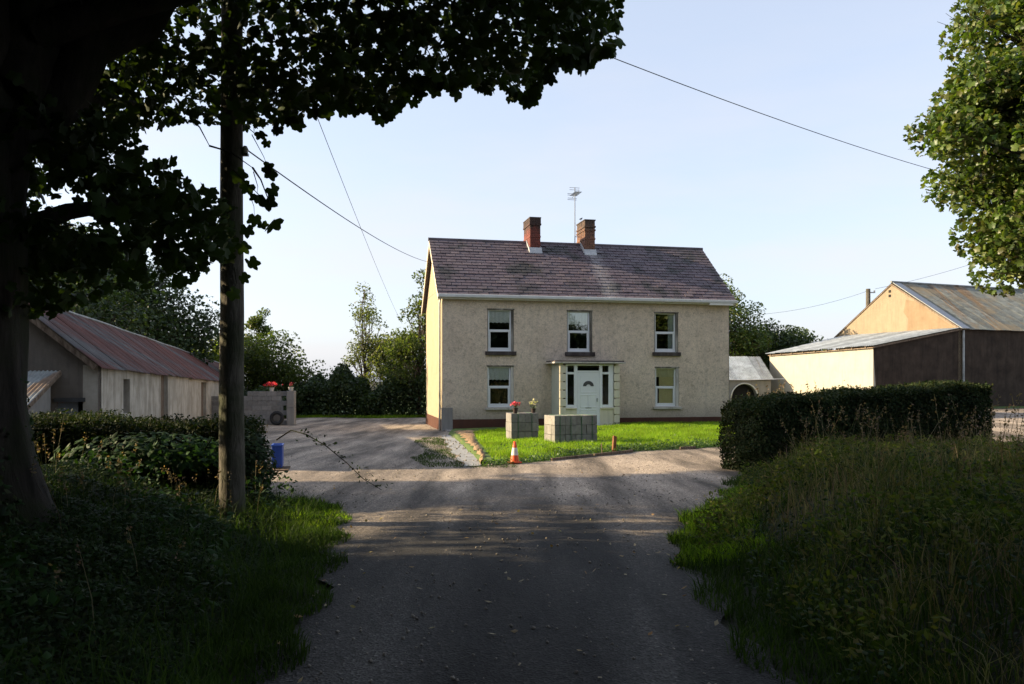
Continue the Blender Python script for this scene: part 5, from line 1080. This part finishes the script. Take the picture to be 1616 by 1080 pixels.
# ------------------------------------------------------------------ hedges
def hedge(name, A, B, th, z0a, z0b, z1a, z1b, n, leaf, label, seed, size=.05, rough=.17, wisps=1500, under_=True):
    r = np.random.default_rng(seed); A, B = np.array(A, float), np.array(B, float); d = B-A; L_ = np.linalg.norm(d); d /= L_; nrm = np.array([-d[1], d[0]])
    e = empty(name, (A[0], A[1], z0a), 0, label, 'hedge'); o0 = np.array([A[0], A[1], z0a])
    def pos(s, t, z): p = A+np.outer(s, d)+np.outer(t, nrm); return np.stack([p[:, 0], p[:, 1], z], 1)-o0
    def zb(s): return z0a+(z0b-z0a)*s/L_
    def zt(s): return z1a+(z1b-z1a)*s/L_+.03*np.sin(s*3.1)+.02*np.sin(s*7.3)-.10*(1-sstep(s, 0, .5))
    area = {'f': L_*1.4, 'b': L_*.9, 't': L_*th, 'l': th*1.4, 'r': th*1.4}; tot = sum(area.values()); P = []; N_ = []
    for k_, a in area.items():
        c = int(n*a/tot); s = r.uniform(-.1, L_+.1, c); t = r.uniform(-.08, th+.08, c); q = r.random(c); off = -np.abs(r.normal(size=c))*.09+.04+rough*np.sin(s*4.7+q*5)*np.sin(q*9+t*3)*.5
        bulge = .06*np.sin(np.pi*q)
        if k_ == 'f': t = -off-bulge; nn = np.array([-nrm[0], -nrm[1], .35])
        if k_ == 'b': t = th+off+bulge; nn = np.array([nrm[0], nrm[1], .35])
        if k_ == 'l': s = -off-bulge*2; nn = np.array([-d[0], -d[1], .35])
        if k_ == 'r': s = L_+off+bulge; nn = np.array([d[0], d[1], .35])
        z = zb(s)+(zt(s)-zb(s))*q
        if k_ == 't': z = zt(s)+off; nn = np.array([0, 0, 1.])
        P.append(pos(s, t, z)); N_.append(unit(r.normal(size=(c, 3))*.7+nn))
    P = np.concatenate(P); N_ = np.concatenate(N_); T, F = QD_T, QD_F; V, FF = inst(T, F, P, frames(len(P), N_, r=r), size*r.uniform(.6, 1.35, len(P))); link('leaves', np_mesh('leaves', V, FF, M[leaf]), e)
    # wispy shoots above the clipped top
    s = r.uniform(-.05, L_+.05, wisps); t = r.uniform(-.05, th, wisps); Q = pos(s, t, zt(s)-.02); V, F2 = blades(Q, r.uniform(.04, .17, wisps), .012, .6, r); tag(link('shoots', np_mesh('shoots', V, F2, M[leaf]), e), kind='stuff')
    ss_ = np.linspace(.12, L_-.12, 14); m = MB()
    for i in range(13):
        c8 = []
        for z_ in (0, 1):
            for (s_, t_) in ((ss_[i], .13), (ss_[i+1]-.002, .13), (ss_[i+1]-.002, th-.13), (ss_[i], th-.13)):
                z = (zb(s_)-.1) if z_ == 0 else (zt(s_)-.12); c8.append(tuple(pos(np.array([s_]), np.array([t_]), np.array([z]))[0]))
        m.hexa(c8)
    m.build('hedge_core', M['under'], e); return e  # solid dark box added to block the view through the leaves
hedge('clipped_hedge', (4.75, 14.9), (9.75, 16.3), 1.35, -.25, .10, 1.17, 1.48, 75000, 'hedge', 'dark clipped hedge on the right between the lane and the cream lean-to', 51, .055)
hedge('clipped_hedge', (-8.6, 10.7), (-3.80, 11.25), .95, .0, -.15, 1.10, .93, 42000, 'hedge', 'dark hedge on the left behind the utility pole', 52, .05, .2)
r = np.random.default_rng(61)
# laurel bush in the left hedge
e = empty('laurel_bush', (-4.9, 10.6, G(-4.9, 10.6)), 0, 'brighter broad leaved laurel growing out of the left hedge beside the pole', 'shrub')
n = 2400; d = unit(r.normal(size=(n, 3))); P = d*(r.random(n)**.4)[:, None]*[1.35, .55, .32]+[0, .15, .50]; foliage('leaves', P, .11, M['laurel'], e, 'oval', unit(d+[0, -.2, .9]+r.normal(size=(n, 3))*.5), r, False)
m = MB()
for i in range(14): m.tube([(r.uniform(-.5, .5), .1, -.1), (r.uniform(-1.1, 1.1), r.uniform(-.2, .4), .75)], [.02, .008], 5, False)
m.build('stems', M['bark'], e)
e = empty('laurel_bush', (-3.78, 11.0, G(-3.78, 11.0)), 0, 'rounded leafy bush ending the left hedge beside the yard entrance', 'shrub')
n = 3000; d = unit(r.normal(size=(n, 3))); P = d*(r.random(n)**.35)[:, None]*[.46, .55, .58]+[0, .1, .50]; foliage('leaves', P, .085, M['ivy'], e, 'oval', unit(d+[0, -.2, .7]+r.normal(size=(n, 3))*.5), r, False)
m = MB()
for i in range(10): m.tube([(r.uniform(-.2, .2), .1, -.1), (r.uniform(-.4, .4), r.uniform(-.3, .4), .9)], [.02, .008], 5, False)
m.build('stems', M['bark'], e)

# ------------------------------------------------------------------ grass and undergrowth
def scatter(n, x0, x1, y0, y1, cond, r):
    X = r.uniform(x0, x1, n); Y = r.uniform(y0, y1, n); k = cond(X, Y); return X[k], Y[k]
def grassobj(name, X, Y, Z, h, wd, lean, mat, seg=1, r=rng):
    P = np.stack([X, Y, Z-.01], 1); V, F = blades(P, h, wd, lean, r, seg); o = link(name, np_mesh(name, V, F, M[mat])); return tag(o, kind='stuff')
def tuft(X, Y, s=1.7): return np.clip(.5+.5*np.sin(X*s*1.9+np.sin(Y*s*1.3)*2)*np.sin(Y*s*2.3+np.sin(X*s)*1.7), 0, 1)
r = np.random.default_rng(71)
X, Y = scatter(200000, -2.2, 14.5, 16.7, 35.5, lambda X, Y: (Y > lawn_front(X)+.25) & (Y < lawn_back(X)-.12) & ~((X > .9) & (X < 2.9) & (Y > 22) & (Y < 22.0)), r)
keep = ~((X < 2.6) & (Y > lawn_back(X)-1.0)) & ~((Y > lawn_front(X)) & (X < np.interp(Y, [17, 28, 31], [-.4, -1.4, -.6])))
X, Y = X[keep], Y[keep]
tf = tuft(X, Y); grassobj('lawn_grass', X, Y, lawn_z(X, Y), (.05+.07*tf)*r.uniform(.6, 1.4, len(X))+.03*(X > 4), .018, .8, 'grass', 1, r)
X, Y = scatter(9000, -1, 13, 17.5, 33, lambda X, Y: (Y > lawn_front(X)+.4) & (Y < lawn_back(X)-.3) & (np.sin(X*1.9+1)*np.sin(Y*1.3+X) > .35), r); n = len(X)
keep = ~((X < 2.6) & (Y > lawn_back(X)-1.2)); X, Y = X[keep], Y[keep]; n = len(X); P = np.stack([X, Y, lawn_z(X, Y)+r.uniform(.04, .13, n)], 1); o = foliage('lawn_weeds', P, .06, M['weed'], None, 'oval', unit(r.normal(size=(n, 3))*.5+[0, 0, 1]), r); tag(o, kind='stuff')
# weedy fringe along the lawn edge
X, Y = scatter(60000, -.7, 9, 16.5, 26, lambda X, Y: (Y > lawn_front(X)-.05) & (Y < lawn_front(X)+np.where(X > 1, .75, .35)), r); n = len(X)
P = np.stack([X, Y, lawn_z(X, Y)+r.uniform(.0, .16, n)*(.4+.6*tuft(X, Y, 3))], 1); o = foliage('edge_weeds', P, .07, M['weed'], None, 'oval', unit(r.normal(size=(n, 3))*.6+[0, -.2, 1]), r); tag(o, kind='stuff')
# patchy grass beside the channel, its shade put in with darker blades
X, Y = scatter(16000, -3.4, -.6, 16.6, 27, lambda X, Y: (X < np.interp(Y, [16.6, 18.5, 22, 28.2], [-1.0, -1.25, -1.75, -2.5])) & (X > np.interp(Y, [16.6, 19, 27], [-1.5, -2.5, -2.9])+.3*np.sin(Y*.8+X)) & (r.random(len(X)) < .25+.75*(np.sin(X*3.3+np.sin(Y*1.9)*1.5)*np.sin(Y*1.1+X*2) > -.2)), r)
grassobj('patchy_grass', X, Y, base(X, Y)+.02, .05*r.uniform(.5, 1.3, len(X)), .016, .9, 'verge', 1, r)
X, Y = scatter(300, -1.2, .1, 16.4, 17.0, lambda X, Y: Y < 16.95, r); grassobj('patchy_grass', X, Y, base(X, Y)+.02, .06*r.uniform(.5, 1.3, len(X)), .016, .9, 'verge', 1, r)
# strip of grass at the back of the yard
X, Y = scatter(60000, -22, 3, 43.2, 45.5, lambda X, Y: Y > 43.8+.3*np.sin(X*1.1), r); grassobj('yard_edge_grass', X, Y, base(X, Y)+.02, .14*r.uniform(.5, 1.3, len(X)), .04, .7, 'grass', 1, r)
# verge grass, both sides of the lane mouth
def er(X, Y): return X-Rf(Y)
def el(X, Y): return Lf(Y)-X
X, Y = scatter(70000, -5, -1, 3.2, 12.6, lambda X, Y: (el(X, Y) > -.12+.1*np.sin(Y*5)) & (el(X, Y) < .45+.4*sstep(Y, 8, 10)), r)
grassobj('verge_grass', X, Y, ground(X, Y), (.06+.10*tuft(X, Y, 2.4))*r.uniform(.5, 1.5, len(X)), .009, .8, 'verge', 2, r)
X, Y = scatter(34000, -5, -1, 9, 12.3, lambda X, Y: (el(X, Y) > -.1+.1*np.sin(Y*5)) & (el(X, Y) < 1.1), r)
grassobj('verge_grass', X, Y, ground(X, Y), (.05+.08*tuft(X, Y, 2.4))*r.uniform(.5, 1.4, len(X)), .009, .8, 'grass', 2, r)
X, Y = scatter(60000, 1.3, 6, 3.5, 14.5, lambda X, Y: (er(X, Y) > -.12+.1*np.sin(Y*5)) & (er(X, Y) < .8), r)
grassobj('verge_grass', X, Y, ground(X, Y), (.07+.12*tuft(X, Y, 2.4))*r.uniform(.5, 1.5, len(X)), .009, .8, 'verge', 2, r)
# long dry grass over the right bank
X, Y = scatter(80000, 1.5, 15, 3.0, 16.6, lambda X, Y: (er(X, Y) > .45) & (X < Y*.72+1.5) & ~((Y > 14.4+.27*(X-4.1)) & (X < 10)), r)
tf = tuft(X, Y, 1.3); grassobj('bank_grass', X, Y, ground(X, Y), (.12+.30*tf*tf)*r.uniform(.5, 1.5, len(X)), .007, .75, 'drygrass', 2, r)
X, Y = scatter(60000, 1.5, 12, 3.0, 15, lambda X, Y: (er(X, Y) > .3) & (X < Y*.72+1.5) & ~((Y > 14.3+.27*(X-4.1)) & (X < 10)) & (tuft(X+3, Y, .9) > .4), r)
grassobj('bank_grass', X, Y, ground(X, Y), .26*r.uniform(.4, 1.4, len(X)), .009, .8, 'verge', 2, r)
X, Y = scatter(40000, 1.5, 10, 3.0, 14, lambda X, Y: (er(X, Y) > .2) & (X < Y*.72+1.5) & (tuft(X, Y+2, 1.6) > .45), r); n = len(X)
P = np.stack([X, Y, ground(X, Y)+r.uniform(.02, .3, n)], 1); o = foliage('bank_weeds', P, .042, M['ivy'], None, 'oval', unit(r.normal(size=(n, 3))*.6+[0, -.2, 1]), r); tag(o, kind='stuff')
X, Y = scatter(80000, 1.8, 12, 3.0, 15, lambda X, Y: (er(X, Y) > .1) & (X < Y*.72+1.5) & (np.sin(X*2.3+1)*np.sin(Y*1.9+X) > .05) & ~((Y > 14.2+.27*(X-4.1)) & (X < 10)), r); n = len(X)
P = np.stack([X, Y, ground(X, Y)+r.uniform(.05, .36, n)], 1); o = foliage('bramble_leaves', P, .055, M['bankleaf'], None, 'oval', unit(r.normal(size=(n, 3))*.6+[0, -.2, 1]), r); tag(o, kind='stuff')
X, Y = scatter(11000, 2.2, 13, 4, 15.6, lambda X, Y: (er(X, Y) > .8) & (X < Y*.72+1.5) & ~((Y > 14.2+.27*(X-4.1)) & (X < 10)) & (np.sin(X*1.7)*np.sin(Y*2.1+X*.6) > .1), r)
grassobj('dead_grass', X, Y, ground(X, Y), .5*r.uniform(.5, 1.3, len(X)), .006, .8, 'seed', 2, r)
# tall stalks with seed heads
def stalks(name, X, Y, Z, h, r, label=None, headm='seed', stem='drygrass', hs=.03):
    m = MB(); n = len(X); heads = []
    for i in range(n):
        b_ = np.array([X[i], Y[i], Z[i]]); dr_ = r.normal(size=2)*.16*h[i]; t = b_+[dr_[0], dr_[1], h[i]]; mid = (b_+t)/2-[dr_[0]*.25, dr_[1]*.25, 0]; m.tube([tuple(b_), tuple(mid), tuple(t)], [.0035, .003, .0015], 3, False)
        for k in range(10): heads.append(t+(b_-t)*(r.random()*.22)+r.normal(size=3)*.012)
    o = m.build(name, M[stem]); tag(o, kind='stuff'); o2 = foliage('seed_heads', np.array(heads), hs, M[headm], None, 'quad', None, r); tag(o2, kind='stuff')
X, Y = scatter(420, 3.2, 12, 5.5, 15.0, lambda X, Y: (er(X, Y) > .9) & (X < Y*.72) & ~((Y > 14.2+.27*(X-4.1)) & (X < 10)), r); stalks('tall_grass_stalks', X, Y, ground(X, Y), r.uniform(.45, .95, len(X)), r)
X = r.uniform(5.2, 7.6, 70); Y = 16.9+.27*(X-4.1)+r.uniform(-.2, .3, 70); stalks('weed_stalks', X, Y, ground(X, Y), 1.45+r.uniform(-.05, .42, 70), r, headm='seed', hs=.05)
X, Y = scatter(500, -9.5, -4.2, 12.0, 13.3, lambda X, Y: X > -10, r); stalks('tall_grass_stalks', X, Y, ground(X, Y), r.uniform(.8, 1.15, len(X)), r)
X, Y = scatter(26000, -10.5, -4.6, 11.9, 13.4, lambda X, Y: el(X, Y) > -.6, r); grassobj('rough_grass', X, Y, ground(X, Y), (.78+.25*tuft(X, Y, 1.5))*r.uniform(.5, 1.12, len(X)), .014, .35, 'verge', 2, r)
# dark ivy and bramble undergrowth on the left bank
X, Y = scatter(170000, -8.5, -1.4, 3.0, 11.2, lambda X, Y: (el(X, Y) > .25+.15*np.sin(Y*3)) & (X > -Y*.75-1.2) & ~(((X+4.75)**2+(Y-6.7)**2) < .8), r); n = len(X)
hh = (.10+.26*tuft(X, Y, 1.2))*sstep(el(X, Y), .3, 1.3); hh = hh*(1-.75*np.exp(-((X+3.36)**2+(Y-9.2)**2)/.5)); P = np.stack([X, Y, ground(X, Y)+hh*(r.random(n)**.5)], 1); o = foliage('ivy_undergrowth', P, .046, M['ivy'], None, 'oval', unit(r.normal(size=(n, 3))*.6+[.1, -.2, 1]), r); tag(o, kind='stuff')
X, Y = scatter(14000, -7, -1.6, 3.0, 11.2, lambda X, Y: (el(X, Y) > .3), r); grassobj('bank_grass', X, Y, ground(X, Y), .3*r.uniform(.4, 1.4, len(X)), .007, .9, 'verge', 2, r)
X, Y = scatter(9000, -7.5, -1.8, 3.0, 10.8, lambda X, Y: (el(X, Y) > .5) & (np.sin(X*2.1+2)*np.sin(Y*2.3+X) > .3), r); n = len(X)
P = np.stack([X, Y, ground(X, Y)+r.uniform(.1, .5, n)], 1); o = foliage('bramble_leaves', P, .075, M['laurel'], None, 'oval', unit(r.normal(size=(n, 3))*.6+[0, -.2, 1]), r); tag(o, kind='stuff')
X, Y = scatter(160, -7, -2.4, 4.5, 11, lambda X, Y: el(X, Y) > .8, r); stalks('dead_stalks', X, Y, ground(X, Y), r.uniform(.4, .8, len(X)), r)
X, Y = scatter(30000, 1.3, 4.6, 7.2, 12.8, lambda X, Y: (er(X, Y) > -.1+.1*np.sin(Y*5)) & (er(X, Y) < .75), r)
grassobj('verge_grass', X, Y, ground(X, Y), (.07+.12*tuft(X, Y, 2.4))*r.uniform(.5, 1.5, len(X)), .010, .8, 'grass', 2, r)  # bright lawn blades put sunlight into this stretch of verge
# ivy creeping up the near trunk and the pole foot
a = r.uniform(math.pi*.9, math.pi*2.35, 2600); z = np.abs(r.normal(size=2600))*.55; rr = np.interp(z, [0, .15, .5, .9, 1.4, 2], [1.3, 1.12, .98, .88, .82, .79])+.03
P = np.stack([rr*np.cos(a), rr*np.sin(a), z], 1); foliage('ivy', P, .07, M['ivy'], nt_, 'oval', unit(np.stack([np.cos(a), np.sin(a), .5+0*a], 1)+r.normal(size=(2600, 3))*.4), r, False)
# bramble arching out of the left hedge
e = empty('bramble', (-3.1, 10.4, G(-3.1, 10.4)), 0, 'single bramble shoot arching from the left hedge over the yard entrance', 'bramble')
loc = np.array(e.location); pts = np.array([(-3.15, 10.6, .80), (-2.9, 10.4, .94), (-2.65, 10.2, .90), (-2.35, 10.0, .77), (-2.05, 9.8, .58), (-1.8, 9.6, .40), (-1.56, 9.5, .28)])-loc
MB().tube([tuple(p) for p in pts], [.010, .009, .008, .007, .006, .005, .003], 6).build('stem', M['bark'], e)
P = []
for i in range(46):
    t = r.uniform(1.6, 5.95); k = int(t); p = pts[k]+(pts[min(k+1, 6)]-pts[k])*(t-k); P.append(p+r.normal(size=3)*[.02, .03, .035])
for c in (2.2, 2.8, 3.6, 4.3, 5.0, 5.6):
    k = int(c); p = pts[k]+(pts[k+1]-pts[k])*(c-k)
    for i in range(7): P.append(p+[.02+.03*i, 0, .01*random.choice((-1, 1))]+r.normal(size=3)*.015)
foliage('leaves', np.array(P), .045, M['ivy'], e, 'oval', None, r, False)
# fallen leaves and loose stones on the lane
X, Y = scatter(600, -3, 4, 4, 16, lambda X, Y: (X > Lf(Y)) & (X < Rf(Y)) & (r.random(len(X)) < .35+.65*(np.minimum(er(X, Y)*-1, -el(X, Y)) < .5)), r); n = len(X)
o = foliage('fallen_leaves', np.stack([X, Y, base(X, Y)+.055], 1), .05, M['litter'], None, 'oval', unit(r.normal(size=(n, 3))*.35+[0, 0, 1]), r); tag(o, kind='stuff')
X, Y = scatter(6000, -7, 8, 4, 22, lambda X, Y: (X > Lf(Y)) & (X < Rf(Y)) & (Y < lawn_front(X)-.05), r); n = len(X)
T = np.array([(1, 0, 0), (0, 1, 0), (-1, 0, 0), (0, -1, 0), (0, 0, .8), (0, 0, -.6)]); F = np.array([(0, 1, 4), (1, 2, 4), (2, 3, 4), (3, 0, 4), (1, 0, 5), (2, 1, 5), (3, 2, 5), (0, 3, 5)])
tq = np.clip((X-Lf(Y))/(Rf(Y)-Lf(Y)), 0, 1); V, FF = inst(T, F, np.stack([X, Y, base(X, Y)+.014+.035*np.sin(np.pi*tq)*(1-sstep(Y, 10, 14))], 1), frames(n, unit(r.normal(size=(n, 3))*.3+[0, 0, 1]), r=r), .010*r.uniform(.4, 1.9, n))
o = link('loose_gravel', np_mesh('loose_gravel', V, FF, M['stone'])); tag(o, kind='stuff')
X, Y = scatter(500, -2.6, -.4, 16.5, 29.5, lambda X, Y: (X > np.interp(Y, [16.6, 22, 29.5], [-1.1, -1.9, -2.8])) & (X < np.interp(Y, [16.6, 22, 29.5], [-.3, -.7, -.9])), r); n = len(X)
V, FF = inst(T, F, np.stack([X, Y, base(X, Y)+.06], 1), frames(n, None, r=r), .02*r.uniform(.3, 1.6, n)); o = link('rubble', np_mesh('rubble', V, FF, M['stone'])); tag(o, kind='stuff')
